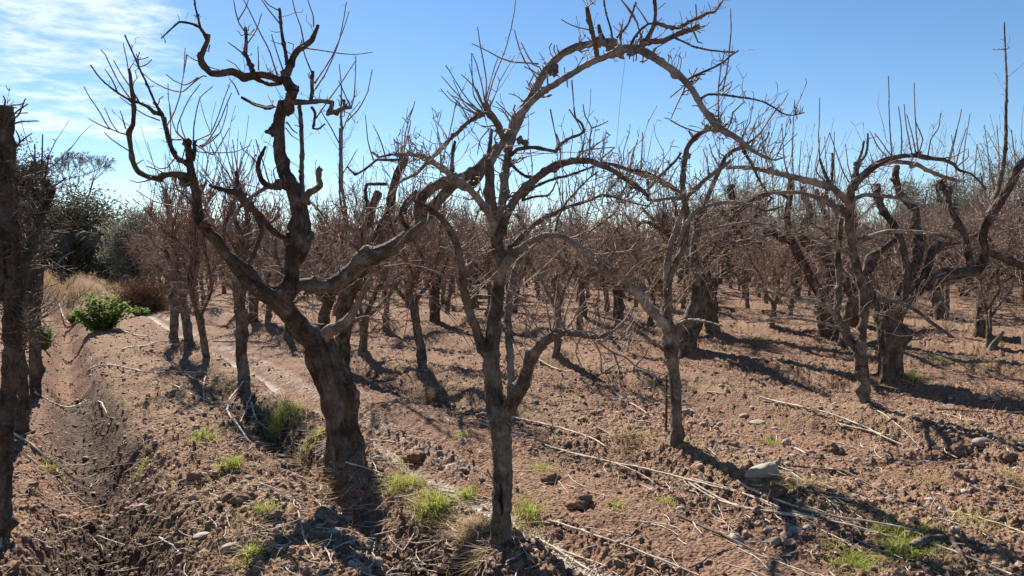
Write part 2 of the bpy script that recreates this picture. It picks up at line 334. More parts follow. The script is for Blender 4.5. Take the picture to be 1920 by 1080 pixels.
M['dark_stick'] = bark_mat('dark_stick', (.06, .045, .035), (.14, .105, .082), (.26, .21, .17), 50, .3, .4, .004, .8)
def leaf_mat(name, c0, c1, trans=.3, scale=3.0):
    m, t, b = new_mat(name)
    gm = N(t, 'ShaderNodeNewGeometry'); n3 = N(t, 'ShaderNodeTexNoise', in_Scale=scale, in_Detail=3.0); L(t, gm.outputs['Position'], n3.inputs['Vector'])
    f = math_n(t, 'ADD', math_n(t, 'MULTIPLY', gm.outputs['Random Per Island'], .6), math_n(t, 'MULTIPLY', n3.outputs[0], .5))
    c = ramp(t, f, [(.2, c0), (.85, c1)]); L(t, c, b.inputs['Base Color']); b.inputs['Roughness'].default_value = .75; b.inputs['Specular IOR Level'].default_value = .12
    tr = N(t, 'ShaderNodeBsdfTranslucent'); L(t, c, tr.inputs[0]); ms = N(t, 'ShaderNodeMixShader', in_0=trans)
    L(t, b.outputs[0], ms.inputs[1]); L(t, tr.outputs[0], ms.inputs[2]); L(t, ms.outputs[0], t.nodes['Material Output'].inputs[0]); return m
M['olive_leaf'] = leaf_mat('olive_leaf', (.085, .092, .058), (.28, .28, .21), .35)
M['dark_leaf'] = leaf_mat('dark_leaf', (.038, .036, .025), (.135, .12, .08), .25, .5)
M['palm_leaf'] = leaf_mat('palm_leaf', (.05, .043, .03), (.24, .185, .12), .2, .6)
M['green_leaf'] = leaf_mat('green_leaf', (.08, .15, .025), (.30, .40, .09), .4)
M['grass_blade'] = leaf_mat('grass_blade', (.17, .21, .035), (.54, .57, .14), .4)
M['straw'] = leaf_mat('straw', (.22, .14, .068), (.52, .39, .21), .25)
M['brown_brush'] = leaf_mat('brown_brush', (.13, .07, .042), (.36, .22, .13), .3)
M['leaf_litter'] = leaf_mat('leaf_litter', (.055, .036, .026), (.20, .15, .115), .1)
def rock_mat(name, a, b_, sc=9.0):
    m, t, b = new_mat(name); tcx = N(t, 'ShaderNodeNewGeometry')
    n = N(t, 'ShaderNodeTexNoise', in_Scale=sc, in_Detail=8.0, in_Roughness=.65); L(t, tcx.outputs['Position'], n.inputs['Vector'])
    f = math_n(t, 'ADD', math_n(t, 'MULTIPLY', tcx.outputs['Random Per Island'], .45), math_n(t, 'MULTIPLY', n.outputs[0], .62))
    L(t, ramp(t, f, [(.25, a), (.8, b_)]), b.inputs['Base Color']); b.inputs['Roughness'].default_value = .85
    n2 = N(t, 'ShaderNodeTexNoise', in_Scale=sc * 7, in_Detail=6.0); L(t, tcx.outputs['Position'], n2.inputs['Vector'])
    bp = N(t, 'ShaderNodeBump', in_Strength=.5, in_Distance=.01); L(t, n2.outputs[0], bp.inputs['Height']); L(t, bp.outputs[0], b.inputs['Normal']); return m
M['stone'] = rock_mat('stone', (.14, .10, .078), (.35, .275, .22))
M['grey_stone'] = rock_mat('grey_stone', (.15, .128, .108), (.34, .30, .26))
M['clod'] = rock_mat('clod', (.125, .068, .046), (.31, .19, .135), 14)
M['pebble'] = rock_mat('pebble', (.15, .11, .09), (.42, .35, .30), 20)
m, t, b = new_mat('wire_metal'); b.inputs['Base Color'].default_value = (.16, .16, .17, 1); b.inputs['Metallic'].default_value = .7; b.inputs['Roughness'].default_value = .45; M['wire'] = m
# soil: dry red brown, wet in the ditches, silt in the channel, straw crumbs on the banks
m, t, b = new_mat('soil')
gm = N(t, 'ShaderNodeNewGeometry'); ca = N(t, 'ShaderNodeAttribute', attribute_name='soil'); sp = N(t, 'ShaderNodeSeparateColor'); L(t, ca.outputs['Color'], sp.inputs[0])
def nz(sc, det=6.0, ro=.6):
    n = N(t, 'ShaderNodeTexNoise', in_Scale=sc, in_Detail=det, in_Roughness=ro); L(t, gm.outputs['Position'], n.inputs['Vector']); return n.outputs[0]
a1, a2, a3, a4 = nz(1.3), nz(17.0), nz(85.0, 5.0, .7), nz(5.0)
c = ramp(t, a2, [(.28, (.125, .069, .043)), (.5, (.235, .142, .094)), (.75, (.36, .236, .166))])
c = mix(t, ramp(t, a1, [(.35, (0, 0, 0)), (.7, (1, 1, 1))]), c, mix(t, .6, c, (.135, .080, .055)))
c = mix(t, ramp(t, a3, [(.58, (0, 0, 0)), (.75, (.75, .75, .75))]), c, (.36, .255, .19))
c = mix(t, ramp(t, a3, [(.25, (.7, .7, .7)), (.4, (0, 0, 0))]), c, (.085, .05, .036))
vor = N(t, 'ShaderNodeTexVoronoi', in_Scale=26.0, in_Randomness=1.0); L(t, gm.outputs['Position'], vor.inputs['Vector'])
vs = N(t, 'ShaderNodeSeparateColor'); L(t, vor.outputs['Color'], vs.inputs[0])
peb = math_n(t, 'MULTIPLY', math_n(t, 'LESS_THAN', vor.outputs['Distance'], .3), math_n(t, 'GREATER_THAN', vs.outputs[0], .86))
c = mix(t, math_n(t, 'MULTIPLY', peb, .8), c, mix(t, vs.outputs[1], (.23, .16, .125), (.42, .34, .29)))
vc = N(t, 'ShaderNodeTexVoronoi', in_Scale=48.0, in_Randomness=1.0); L(t, gm.outputs['Position'], vc.inputs['Vector'])
vcs = N(t, 'ShaderNodeSeparateColor'); L(t, vc.outputs['Color'], vcs.inputs[0])
c = mix(t, math_n(t, 'MULTIPLY', vcs.outputs[0], .55), c, mix(t, vcs.outputs[1], (.10, .055, .036), (.33, .205, .145)))
straw = math_n(t, 'MULTIPLY', sp.outputs[2], ramp(t, a4, [(.4, (0, 0, 0)), (.62, (1, 1, 1))]))
c = mix(t, math_n(t, 'MULTIPLY', straw, .9), c, ramp(t, a2, [(.3, (.14, .09, .055)), (.7, (.36, .265, .165))]))
c = mix(t, sp.outputs[1], c, ramp(t, a2, [(.3, (.30, .26, .23)), (.7, (.56, .51, .46))]))
c = mix(t, math_n(t, 'MULTIPLY', sp.outputs[0], .85), c, ramp(t, a2, [(.3, (.026, .019, .015)), (.7, (.075, .055, .044))]))
L(t, c, b.inputs['Base Color']); b.inputs['Specular IOR Level'].default_value = .08
L(t, math_n(t, 'SUBTRACT', .95, math_n(t, 'MULTIPLY', sp.outputs[0], .1)), b.inputs['Roughness'])
bp = N(t, 'ShaderNodeBump', in_Strength=.9, in_Distance=.02); L(t, math_n(t, 'SUBTRACT', math_n(t, 'ADD', a2, math_n(t, 'MULTIPLY', a3, .6)), math_n(t, 'MULTIPLY', vc.outputs['Distance'], .9)), bp.inputs['Height']); L(t, bp.outputs[0], b.inputs['Normal'])
M['soil'] = m
# ------------------------------------------------------------------ traced trees
def parse(txt):
    return np.array([[float(v) for v in p.split(',')] for p in txt.split()])
class Tree:
    """limbs are given as outlines measured on the photograph; every limb gets its own distance, real size and bend in depth"""
    def __init__(s, name, base_px, label, seed, bark='limb_bark', twig='twig_bark', group=None, cat='tree', sink=.06, Y=None):
        if Y is None: X, Yg, z = ground_px(*base_px)
        else: Yg = Y; X = (base_px[0] - CX) / F * Y; z = float(base_h(X, Y))
        s.loc = np.array([X, Yg, z]); s.Y = Yg; s.g = np.random.default_rng(seed); s.seed = seed; s.bark, s.twig = bark, twig
        s.root = empty(name, tuple(s.loc), label, cat, group); s.rec = []; s.crown = MB(); s.ppm = F / Yg; s.jobs = []; s.parts = {}
    def depth_at(s, x, y):
        best, d = 1e9, s.Y
        for P, D, r, key in s.rec:
            k = np.hypot(P[:, 0] - x, P[:, 1] - y) - .5 * r; i = int(k.argmin())
            if k[i] < best: best, d, s.near = k[i], D[i], key
        return d
    def curve(s, txt, dz, r0=None, r1=None, d0=None, wob=.05):
        a = parse(txt); px = a[:, :2]
        r = a[:, 2] if a.shape[1] > 2 else np.linspace(r0, r1, len(a))
        s.near = None
        d = (s.depth_at(*px[0]) if s.rec else s.Y) if d0 is None else d0
        k = np.concatenate([[0], np.cumsum(np.hypot(*np.diff(px, axis=0).T))]); u = k / k[-1]; Lm = k[-1] / F * d
        D = d + dz * u + wob * Lm * np.sin(u * 3.1 * s.g.uniform(.7, 1.6)) * s.g.uniform(-1, 1)
        P = proj(px[:, 0], px[:, 1], D)
        # keep a dense copy of the outline for later attachments
        uu = np.linspace(0, 1, 6 * len(px)); q = np.stack([np.interp(uu, u, px[:, 0]), np.interp(uu, u, px[:, 1])], 1)
        return P, r / F * D, q, np.interp(uu, u, D), np.interp(uu, u, r)
    def add(s, kind, txt, dz=0.0, r0=None, r1=None, mat=None, spur=14, shoot=0.0, sl=(.02, .09), ll=(.15, .45), knots=1.3, flare=0.0, cut=True, d0=None, fissure=0.0, rough=.14, up=.35, burl=(), wob=.05, label=None):
        """kind: 'trunk' | 'limb' | 'branch' (sub-part of the limb it springs from) | 'shoot' (into the crown)"""
        P, R, q, D, r = s.curve(txt, dz, r0, r1, d0, wob)
        near = s.near; key = None; s.seed += 1; R = R * (.86 if kind == 'trunk' else .78 if kind != 'shoot' else .95)
        if kind == 'shoot':
            C, rr = tube(s.crown, P, R, sides=5 if R.max() * s.ppm > 1.6 else 4, ds=max(.02, 4 / s.ppm), rough=.12, seed=s.seed, ppm=s.ppm, cut=False)
            key = near
        else:
            mb = MB()
            C, rr = tube(mb, P, R, rough=rough, knots=knots, seed=s.seed, ppm=s.ppm, cut=cut, flare=flare, fissure=fissure)
            for b in burl:
                bd = float(np.interp(0, [0], [0])); i = int(np.argmin(np.hypot(q[:, 0] - b[0], q[:, 1] - b[1]))); d = D[i]
                blob(mb, at(b[0], b[1], d), b[2] / F * d, seed=s.seed + b[0], sq=1.1)
            par = s.root
            if kind == 'branch':
                k = near
                while k is not None and s.parts[k][1] == 'branch': k = s.parts[k][2]
                if k is not None and s.parts[k][1] == 'limb': par = s.parts[k][0]
            o = mb.build(kind, [M[mat or s.bark], M['cut_wood']], None, origin=s.loc)
            o.location = (0, 0, 0); o.parent = par
            if label: o['label'] = label
            key = len(s.parts); s.parts[key] = (o, kind, near)
        s.rec.append((q, D, r, key))
        Ln = float(np.linalg.norm(np.diff(C, axis=0), axis=1).sum())
        if spur:
            big = kind != 'shoot'; w = min(1.0, s.Y / 6 + .3) * float(np.clip(R.mean() / .014, .5, 1)); thin = float(np.clip(R.mean() / .014, .35, 1))
            twigs(s.crown, C, rr, spur * Ln * (2.1 if big else 1.2), sl[0], sl[1] * (1.2 * thin if big else 1), s.g, up=up, along=.2, r0=.0046 * w if big else .0026 * w, kink=.6, curve=.1, K=4, power=1.5, taper=.85, clump=.55 if big else 0)
            if big: twigs(s.crown, C, rr, spur * Ln * .5 * thin, .05, .18, s.g, up=up, along=.3, r0=.0036 * w, kink=.5, curve=.15, K=5, power=1.5, taper=.6, sub=1.5, subl=.03)
        if shoot: twigs(s.crown, C, rr, 1.5 * shoot * Ln, ll[0], ll[1], s.g, up=up + .5, along=.4, r0=.0036, kink=.14, curve=.3, K=7, sub=2.0, subl=.05)
        return C, rr
    def shoots(s, lst, r0=1.3, r1=.7, dz=.15, spur=10):
        for txt in lst:
            s.add('shoot', txt, s.g.uniform(-dz, dz), r0, r1, spur=spur, sl=(.008, .03), up=.2)
    def done(s, mat=None):
        o = s.crown.build('crown', [M[mat or s.twig], M['cut_wood']], None, origin=s.loc); o.location = (0, 0, 0); o.parent = s.root
        return s.root

# --- the young tree in the middle with the high arching branch
A = Tree('fruit_tree', (940, 1046), 'slim bare tree with a long branch arching high over to its neighbour', 100, bark='limb_bark')
A.add('trunk', '941,1056,25 939,1022,24 942,960,22 944,900,20 944,840,21 940,798,23 932,768,22 925,730,21 920,690,19 921,650,17 927,600,16 933,570,15 937,530,14 939,490,14 933,450,13 931,425,12 926,390,11.5 921,355,10.5 918,320,10 917,300,10', .05, flare=.3, spur=6, fissure=.15, knots=.5, wob=.02)
A.add('limb', '932,780,19 945,776,20 962,757,18 978,726,16.5 986,696,16 995,671,15 1015,645,13 1037,631,12 1053,624,10 1080,626,8.5 1101,631,7 1123,631,6 1148,624,4', -.55, spur=22, shoot=5, knots=1, burl=((1040, 628, 14),), ll=(.12, .4))
A.add('limb', '914,668,13 903,648,11 893,615,10 881,582,10 871,538,9.5 866,502,9 856,460,9 838,426,9 820,404,7 803,392,6 786,382,5 770,372,3.5', -.35, spur=16, shoot=4)
A.add('limb', '950,775,10 956,752,9 959,715,9 954,661,9 951,607,9 956,554,8 962,515,7 972,490,5 990,473,4 1010,452,3 1035,430,2', .30, mat='young_bark', spur=12, shoot=4)
A.add('limb', '936,520,11 950,488,10 965,472,9 985,456,8 1005,446,7.5 1024,440,7 1042,441,6 1062,447,5 1085,460,4 1120,482,2.5 1160,512,1.5', -.45, spur=16, shoot=5, mat='young_bark')
A.add('branch', '950,478,7 965,457,7 990,432,6 1012,414,6 1038,400,5 1062,390,4.5 1085,383,4 1110,373,3.5 1130,366,3 1152,370,2.5 1172,377,2.3 1192,382,2 1217,387,1.5', .35, spur=26, shoot=7, ll=(.1, .3))
A.add('limb', '934,455,9 945,418,9 957,390,10 972,367,10 990,349,10 1010,334,10 1027,320,9.5 1045,310,9 1060,305,8.5 1080,302,8 1105,302,7.5 1125,310,7 1152,322,5.5 1177,340,5 1202,357,4.5 1217,370,4', -.30, spur=26, shoot=5, ll=(.1, .35))
A.add('branch', '1120,306 1155,310 1180,318 1212,324 1240,336', .2, 4, 2.5, spur=30, shoot=10, ll=(.08, .25))
A.add('limb', '932,425,10 942,380,9.5 946,340,9.5 949,318,9.5 955,285,9.5 964,255,10 973,228,10.5 984,202,11 997,177,11 1006,160,11 1018,140,10 1030,122,9.5 1044,109,9 1060,98,8.5 1080,88,8.5 1100,84,8 1120,81,8 1142,78,7 1156,82,6', .35, mat='young_bark', spur=30, shoot=4, ll=(.08, .3), burl=((1038, 130, 13), (1125, 78, 12), (1148, 86, 13)), knots=1)
A.add('limb', '918,310,9 928,290,9 945,268,9 958,248,9 968,222,9 982,206,8 998,189,8 1015,172,8 1036,159,8 1060,145,8 1080,133,8 1100,122,8 1120,112,8.5 1140,105,8.5 1160,98,10 1178,92,10 1198,94,9 1222,108,8.5 1242,119,7.5 1260,131,7.5 1280,149,7.5 1296,168,7.5 1310,192,7 1326,215,7 1341,233,8 1347,240,7 1365,248,6.5 1382,260,6 1400,272,5.5 1415,284,4.5 1435,294,3.5 1452,300,2.5 1475,294,1.5', -.35, mat='pale_bark', spur=24, shoot=2.0, ll=(.08, .25), burl=((1160, 98, 14), (1182, 95, 12), (1230, 110, 9), (1342, 235, 14), (1326, 240, 8), (1205, 82, 10)), knots=1)
A.add('branch', '1386,264 1398,288 1410,307 1420,330 1432,352 1446,372', .25, 4.5, 2, spur=36, shoot=8, ll=(.06, .2))
A.add('branch', '1120,107,6 1116,85,6 1110,57,6 1106,34,5.5 1100,12,4.5', -.1, spur=16)
A.add('branch', '1130,72,6 1126,60,5.5 1122,48,4.5', .05, spur=8)
A.add('branch', '1150,87 1146,57 1136,22 1130,-12', .1, 2.8, 1.8, spur=10)
A.add('branch', '1163,90 1165,58 1167,46', .05, 3, 2.2, spur=30)
A.add('branch', '1157,70 1175,50 1184,28 1192,4', .1, 3, 2, spur=14)
A.add('branch', '1180,88 1190,70 1202,54 1215,45 1225,44 1236,46', -.1, 3.5, 2, spur=20)
A.add('branch', '1211,76,6 1219,60,6 1226,46,5 1229,25,4.5 1227,-8,4', -.05, spur=6)
A.add('branch', '1210,78,7 1226,78,6.5 1241,77,6 1256,70,6 1276,61,6 1296,55,6 1310,51,5.5', .15, spur=24)
A.add('branch', '1229,42,4 1250,50,4.5 1275,51,4.5 1292,42,4 1312,32,3.5 1327,25,3 1342,20,2.4 1358,-4,1.8', .25, spur=34)
A.add('branch', '1266,71 1300,87 1332,94 1358,97 1382,97', .2, 2.4, 2, spur=14)
A.add('branch', '1287,151 1307,140 1332,129 1355,117 1374,101 1384,95', -.25, 3, 2, spur=34)
A.add('branch', '1310,187 1327,177 1350,177 1380,181 1407,184 1432,191 1452,202 1467,212 1485,216 1509,211', -.35, 3.2, 1.2, spur=30)
A.shoots(['1285,162 1275,185 1262,212 1257,224 1246,221', '1258,226 1285,240 1310,247 1326,243', '1347,231 1347,195 1347,162 1352,125 1359,93', '1355,172 1365,117 1371,50 1370,16',
          '1400,272 1425,250 1445,218 1470,190 1478,174', '1398,270 1420,255 1440,228 1462,195', '1347,164 1358,147 1371,126', '1350,170 1372,153', '1352,178 1372,162',
          '1220,110 1226,92 1240,84 1252,78', '1205,80 1190,30 1160,-6', '1197,46 1180,20 1165,0 1158,-14', '1215,44 1205,28 1190,8', '1010,120 985,118 960,116 935,107 910,94 885,82',
          '985,117 975,95 965,57', '1000,120 990,105 977,80', '1025,132 1000,138', '1110,57 1085,52 1068,45 1052,36', '1032,205 1036,228 1044,262 1050,285', '1105,302 1105,262 1109,238 1097,217 1093,195',
          '1110,240 1125,234 1140,227', '1072,150 1076,200', '1125,300 1152,277', '1107,280 1145,252', '1080,297 1098,282 1152,276', '1067,205 1080,225 1090,243'], 1.7, 1.0, .2, 22)
A.add('branch', '957,292,5 970,281,5 985,277,4.5 1005,277,4.5 1025,281,4 1042,283,4 1052,270,4 1070,258,3.6 1087,253,3.4 1095,244,3.2 1090,231,2.8 1079,221,2.2 1076,200,1.6', -.2, spur=14, shoot=2, burl=((985, 269, 9), (975, 262, 7)))
A.add('branch', '1080,299 1090,286 1094,270', .05, 4, 2.6, spur=16)
A.add('branch', '945,262,8 934,235,8 926,222,8 916,208,8 910,192,7', -.15, mat='pale_bark', spur=16, shoot=3)
A.add('branch', '908,214,5 890,220,5 875,232,5 860,247,5 845,260,4.5 832,275,4.5 817,290,4.5 803,301,4 782,325,3.5 762,335,3 748,343,2', -.3, mat='young_bark', spur=30, shoot=6)
A.add('limb', '926,440,9 920,412,9 915,398,9 900,378,8.5 882,357,8.5 866,345,8.5 850,335,8 835,320,7.5 815,306,7 800,297,6.5 785,292,5.5 765,288,4.5 742,290,3', -.45, mat='pale_bark', spur=26, shoot=5, burl=((808, 300, 9), (846, 334, 10)))
A.add('branch', '845,332 848,300 849,282 853,265', .1, 5, 3.5, spur=16, shoot=4)
A.add('branch', '918,345 915,300 920,258 922,243', .1, 5, 4, spur=20, shoot=5)
A.add('branch', '952,305 962,312 972,321 985,330 998,334', -.1, 3.8, 3.4, spur=6)
A.add('branch', '979,372 1000,352 1022,342 1045,334 1065,329 1090,320 1112,312', .15, 3.8, 2.4, spur=24, shoot=6)
A.add('branch', '978,376 1000,370 1027,366 1036,356 1043,340', .1, 3.2, 1.6, spur=10)
A.add('branch', '946,367 962,368 975,366', .1, 3, 2.6, spur=8)
A.add('branch', '1040,438 1047,407 1062,380 1080,360 1102,337 1122,321', .15, 3, 1.6, spur=14)
A.shoots(['909,194 913,180 918,160 926,130 935,105', '907,200 895,170 877,150 865,140', '905,210 880,195 850,180 845,178', '903,214 870,190 828,143', '905,214 880,190 862,165 836,122',
          '907,202 890,165 880,120', '905,206 888,178 884,100', '910,200 905,165 893,118 885,100', '912,196 925,150 950,85 965,20 967,-10', '910,196 912,150 898,70 895,50', '905,215 875,205 845,188 826,166',
          '900,217 868,202 838,170', '940,235 915,215 905,200', '960,232 940,205 922,198', '965,225 945,205 930,190', '982,190 968,180 955,175', '1010,150 995,130 985,115', '900,222 870,195 850,150',
          '897,218 880,230 862,205', '880,228 868,205 860,190', '918,240 900,262 895,290', '840,262 828,240 810,220'], 1.6, .8, .25, 24)
A.shoots(['1035,628 1028,590 1022,560 1012,520', '1045,625 1040,580 1044,540 1050,500', '1055,622 1062,580 1075,545 1085,520', '1060,622 1080,590 1100,562', '1030,632 1010,620 995,590', '1028,636 1003,640 990,625 985,600',
          '1107,634 1135,640 1148,620 1173,612', '1120,640 1148,661 1173,670 1191,686 1216,695 1245,702', '1135,697 1160,680 1176,668', '1191,686 1210,665 1216,652', '1176,660 1182,630 1191,606', '1123,631 1160,640 1185,655',
          '1090,628 1080,660 1092,690', '1110,632 1125,660 1128,690', '1150,660 1160,690 1158,712', '1148,622 1170,600 1190,570', '1060,625 1050,600 1040,575 1030,560'], 2.2, 1.0, .3, 26)
for c in ('1040,628 1053,624 1080,626 1101,631 1123,631 1148,640 1173,668', '1060,380 1110,373 1152,370 1192,382', '1080,302 1125,310 1177,340 1217,370', '742,290 785,292 815,306 850,335', '1345,240 1382,260 1415,284 1470,295'):
    P, R, q, D, r = A.curve(c, -.1, 2, 2); C, rr, _ = resample(P, R, .03); twigs(A.crown, C, rr, 45, .05, .32, A.g, up=.5, r0=.003, kink=.3, K=6, sub=2.5, subl=.05)
for x, y in ((905, 470), (960, 560), (880, 560), (870, 480), (985, 640)):
    P = np.stack([at(x - 8, y + 10, A.Y), at(x + 10, y - 25, A.Y + .1), at(x + 6, y - 60, A.Y)]); C, rr, _ = resample(P, np.full(3, .004), .03); twigs(A.crown, C, rr, 16, .08, .4, A.g, up=.6, r0=.003, K=6, sub=2)
wb = MB(); tube(wb, proj(np.array([937, 940, 938, 942, 940]), np.array([905, 920, 938, 955, 968]), np.full(5, A.Y - .052)), np.array([.002, .005, .008, .005, .002]), ds=.01, sides=8, rough=.4, seed=3, ppm=300, cut=False)
wo_ = wb.build('bark_wound', [M['wound'], M['cut_wood']], None, origin=A.loc); wo_.location = (0, 0, 0); wo_.parent = A.parts[0][0]; wo_['label'] = 'dark open wound low on the trunk'
A.done()

# --- the old leaning tree
B = Tree('fruit_tree', (648, 862), 'thick old leaning tree with forked gnarled limbs and a sawn stub', 200, bark='old_bark')
B.add('trunk', '656,885,50 648,850,43 642,815,36 636,782,33 623,725,33 608,672,35 597,640,34 585,622,32', .0, flare=.3, spur=3, fissure=.2, knots=.8, rough=.14, cut=False, wob=.0)
B.add('limb', '608,668,30 585,634,27 561,609,23 545,588,22 527,563,23 505,548,21 483,533,19 464,513,17 443,490,15 424,470,14 410,449,13.5 394,435,13 378,415,13 371,390,11.5 369,362,11 362,337,10 357,312,8.5 354,287,7.5 350,265,6.5', -.5, spur=8, shoot=1.5, knots=.8, fissure=.17, rough=.14, burl=((518, 556, 24), (344, 340, 11), (351, 268, 9)), wob=.02)
B.add('branch', '380,425,12 388,420,11 396,414,9.5', -.12, knots=0, spur=0, label='pale freshly sawn stub')
B.add('branch', '359,334,8 347,330,9 325,326,7 310,328,7 295,334,6.5 275,329,6.5 260,320,6.5 252,305,6 247,285,5.5 244,265,5.5 242,250,6 249,234,5.5 250,215,5 247,175,4.5 244,140,3.5 241,128,3', -.35, spur=8, shoot=0)
B.add('branch', '352,309,7 346,303,6.5 330,292,6 320,272,6 312,250,5.5 307,232,5.5 302,214,5 290,190,2.6 275,155,2.4 265,135,2.2 250,102,2 234,66,1.6', .35, spur=8)
B.add('branch', '304,216,5 290,210,4.6 277,201,4.5 262,194,3.2 247,190,3 225,177,2.4 205,162,2 187,145,1.7 170,122,1.4', -.3, spur=9)
B.add('branch', '362,300 364,285 365,265', .1, 4.5, 4, spur=10)
B.shoots(['241,130 236,105 231,80', '243,253 225,249 205,240 187,210 170,185 157,162', '205,242 182,232 166,222', '220,246 207,227 196,202', '236,242 230,222 225,207', '245,186 220,150 197,102 189,93', '222,176 210,150 196,129',
          '262,193 245,165 225,135 213,113', '300,226 275,217 255,205 225,182', '360,271 382,275 400,257 412,250', '372,274 385,269 400,250 415,220 427,192 434,174', '375,276 394,267 415,245 425,212 427,195', '347,262 332,249 335,230 347,200 357,182 376,157',
          '362,265 364,237 369,205 376,182 399,162', '340,262 321,260 320,225 316,180 315,156', '312,238 327,210 337,180 344,142 347,90', '345,262 330,247 322,220 318,195', '387,143 380,142 357,160 342,172 325,170 307,164 285,152 267,137',
          '372,145 355,156 345,159 325,150 311,139', '247,285 225,272 205,258 196,248', '252,310 268,300', '330,295 312,315 298,316 275,300', '295,334 260,342 243,337', '296,334 310,360 320,375', '362,340 340,348 320,344', '376,272 385,285 392,305', '365,265 395,250 430,160',
          '365,270 400,290 430,240', '350,266 342,245 338,225', '372,380 355,395 320,385 290,378 255,357', '370,370 345,358 318,352 300,360', '365,265 370,285 440,285 470,272'], 1.6, .9, .25, 8)
B.add('limb', '530,563,20 540,545,19 548,520,18 547,500,19 556,475,25 562,452,27 563,425,24 560,400,20 556,375,19 547,350,17 534,325,15.5 526,300,13.5 524,275,12.5 524,250,12.5 525,225,13 529,204,13 530,190,10', .25, spur=6, shoot=1, knots=1.2, fissure=.17, rough=.14, burl=((508, 247, 10), (516, 238, 8), (575, 445, 16), (540, 450, 14)), wob=.02, label='upright main limb with swollen knots')
B.add('limb', '533,215,11 543,190,12 548,175,11 541,160,9.5 533,145,9 525,148,8 510,143,8 492,138,8 475,140,8.5 460,142,8.5 448,138,8.5 435,133,8.5 412,137,7.5 396,137,7.5 385,125,7.5 376,108,7.5 382,92,6 389,77,5.5 391,63,4.5', -.45, spur=10, burl=((376, 106, 8), (548, 176, 11)), shoot=1)
B.add('branch', '389,74,4.5 385,66,4.5 376,52,3.6 362,45,3 350,42,2.8 336,41,2.4 320,55,1.8 302,72,1.4', -.2, spur=8)
B.add('branch', '376,52 371,32 366,12 364,-8', .1, 2.6, 2, spur=16)
B.add('branch', '527,156 505,159 490,153 478,148 466,143', .15, 5, 4, spur=6)
B.add('branch', '474,136,6 467,116,5 460,100,5 461,80,4 460,52,3.6', .2, spur=12)
B.add('limb', '540,158,9 535,143,9 540,130,8.5 548,106,8 558,92,7.5 572,85,7 585,75,6.5 592,60,5 596,48,4', .35, spur=10)
B.add('branch', '538,122 530,67 524,15', -.2, 4.5, 3.2, spur=6)
B.add('branch', '540,150 550,162 557,172', .1, 7, 6, spur=4)
B.add('limb', '545,188,7 558,192,6.5 580,192,6 600,190,5.5 622,192,5.5 620,201,5 615,212,5 630,210,5 646,203,5 659,202,2.5', -.35, mat='limb_bark', spur=12, burl=((646, 200, 6), (616, 212, 6)))
B.add('branch', '583,192 586,170 585,155 587,134', .1, 5, 4, spur=16)
B.add('branch', '646,200 645,187', 0, 4, 3.4, spur=10)
B.add('branch', '584,200 591,212 589,228 587,241 597,242 610,232', .1, 3.6, 1.8, spur=8)
B.shoots(['457,57 447,40 440,12 436,-12', '447,37 462,12 468,-8', '456,100 440,88 427,79', '462,85 480,57 491,25', '468,115 452,100', '588,50 587,30 580,8 574,-12', '570,82 564,50 553,20 546,-12', '524,20 505,10 490,-6', '526,46 505,20 485,-8', '572,90 600,94 637,100 667,102 698,98',
          '520,142 505,95 482,50 465,15 452,-8', '532,135 520,100 509,64', '485,132 484,87', '590,157 622,107 642,60 655,21', '591,167 612,135 635,80 650,4', '585,137 572,105 565,75', '659,202 650,185 635,151', '659,200 664,180 666,150 667,105', '592,222 625,175 650,140 668,112',
          '650,228 672,205 690,170 698,130', '376,116 362,111 350,102', '350,103 348,120 345,137', '376,107 390,125 415,132', '455,138 440,120 425,112', '500,142 520,125', '515,200 505,185 502,175', '528,200 500,202 480,197 462,185 452,180', '448,178 440,160 430,147',
          '536,240 548,255 560,262', '537,228 550,245 558,250', '480,290 470,305', '520,138 512,120'], 1.6, .9, .3, 8)
B.add('branch', '452,182,2.5 465,190,3.4 480,197,4 500,202,4.5 515,199,4', .15, spur=8)
B.add('limb', '542,350,11 532,347,10 520,349,9.5 502,349,8 490,337,6.5 484,315,5.5 488,295,4.5 498,275,3', -.35, spur=10, shoot=2, burl=((525, 345, 12),))
B.add('branch', '502,350,5.5 488,358,5 475,366,4.5 455,381,4.2 437,408,4 427,428,3.6', -.3, mat='young_bark', spur=10, shoot=2)
B.add('limb', '568,380,10 576,366,9 590,357,7.5 601,348,7 598,334,6.5 598,320,6.5', -.2, mat='limb_bark', spur=6, burl=((598, 320, 7),))
B.add('limb', '567,385,7 567,355,6 566,310,5.5 566,275,5.2 564,225,5 562,198,4', .3, mat='limb_bark', spur=4, shoot=2.5, ll=(.2, .6))
B.add('limb', '548,455,9 535,447,7.5 515,435,7 497,417,7 480,397,7.5 465,382,8 455,371,7.5 440,361,7 420,357,5.5 405,352,4.5 392,347,3.2', -.45, spur=12, shoot=4, burl=((455, 370, 10),), ll=(.2, .6))
B.add('branch', '453,365 444,337 443,322', .1, 5.5, 4.5, spur=14, shoot=3)
B.add('branch', '470,378,5 476,390,5 481,410,5 491,432,5.5 487,450,5 477,475,5 466,492,5', .15, spur=8, shoot=2)
B.shoots(['490,337 478,300 455,280 450,265', '505,345 495,310 480,262', '455,370 430,330 410,300 395,275', '425,357 415,390 432,385', '440,362 450,345 470,320 478,290', '447,325 440,290 436,262', '447,325 455,295 472,262', '400,350 385,335 372,320', '520,350 512,320 530,300', '480,397 470,420 455,430',
          '500,420 515,380 510,360', '505,418 512,450 522,435'], 1.6, .9, .25, 12)
B.add('limb', '598,650,20 608,632,16 618,622,14 640,610,12 658,591,9 671,566,6 683,541,5 696,519,4', -.45, mat='young_bark', spur=4, burl=())
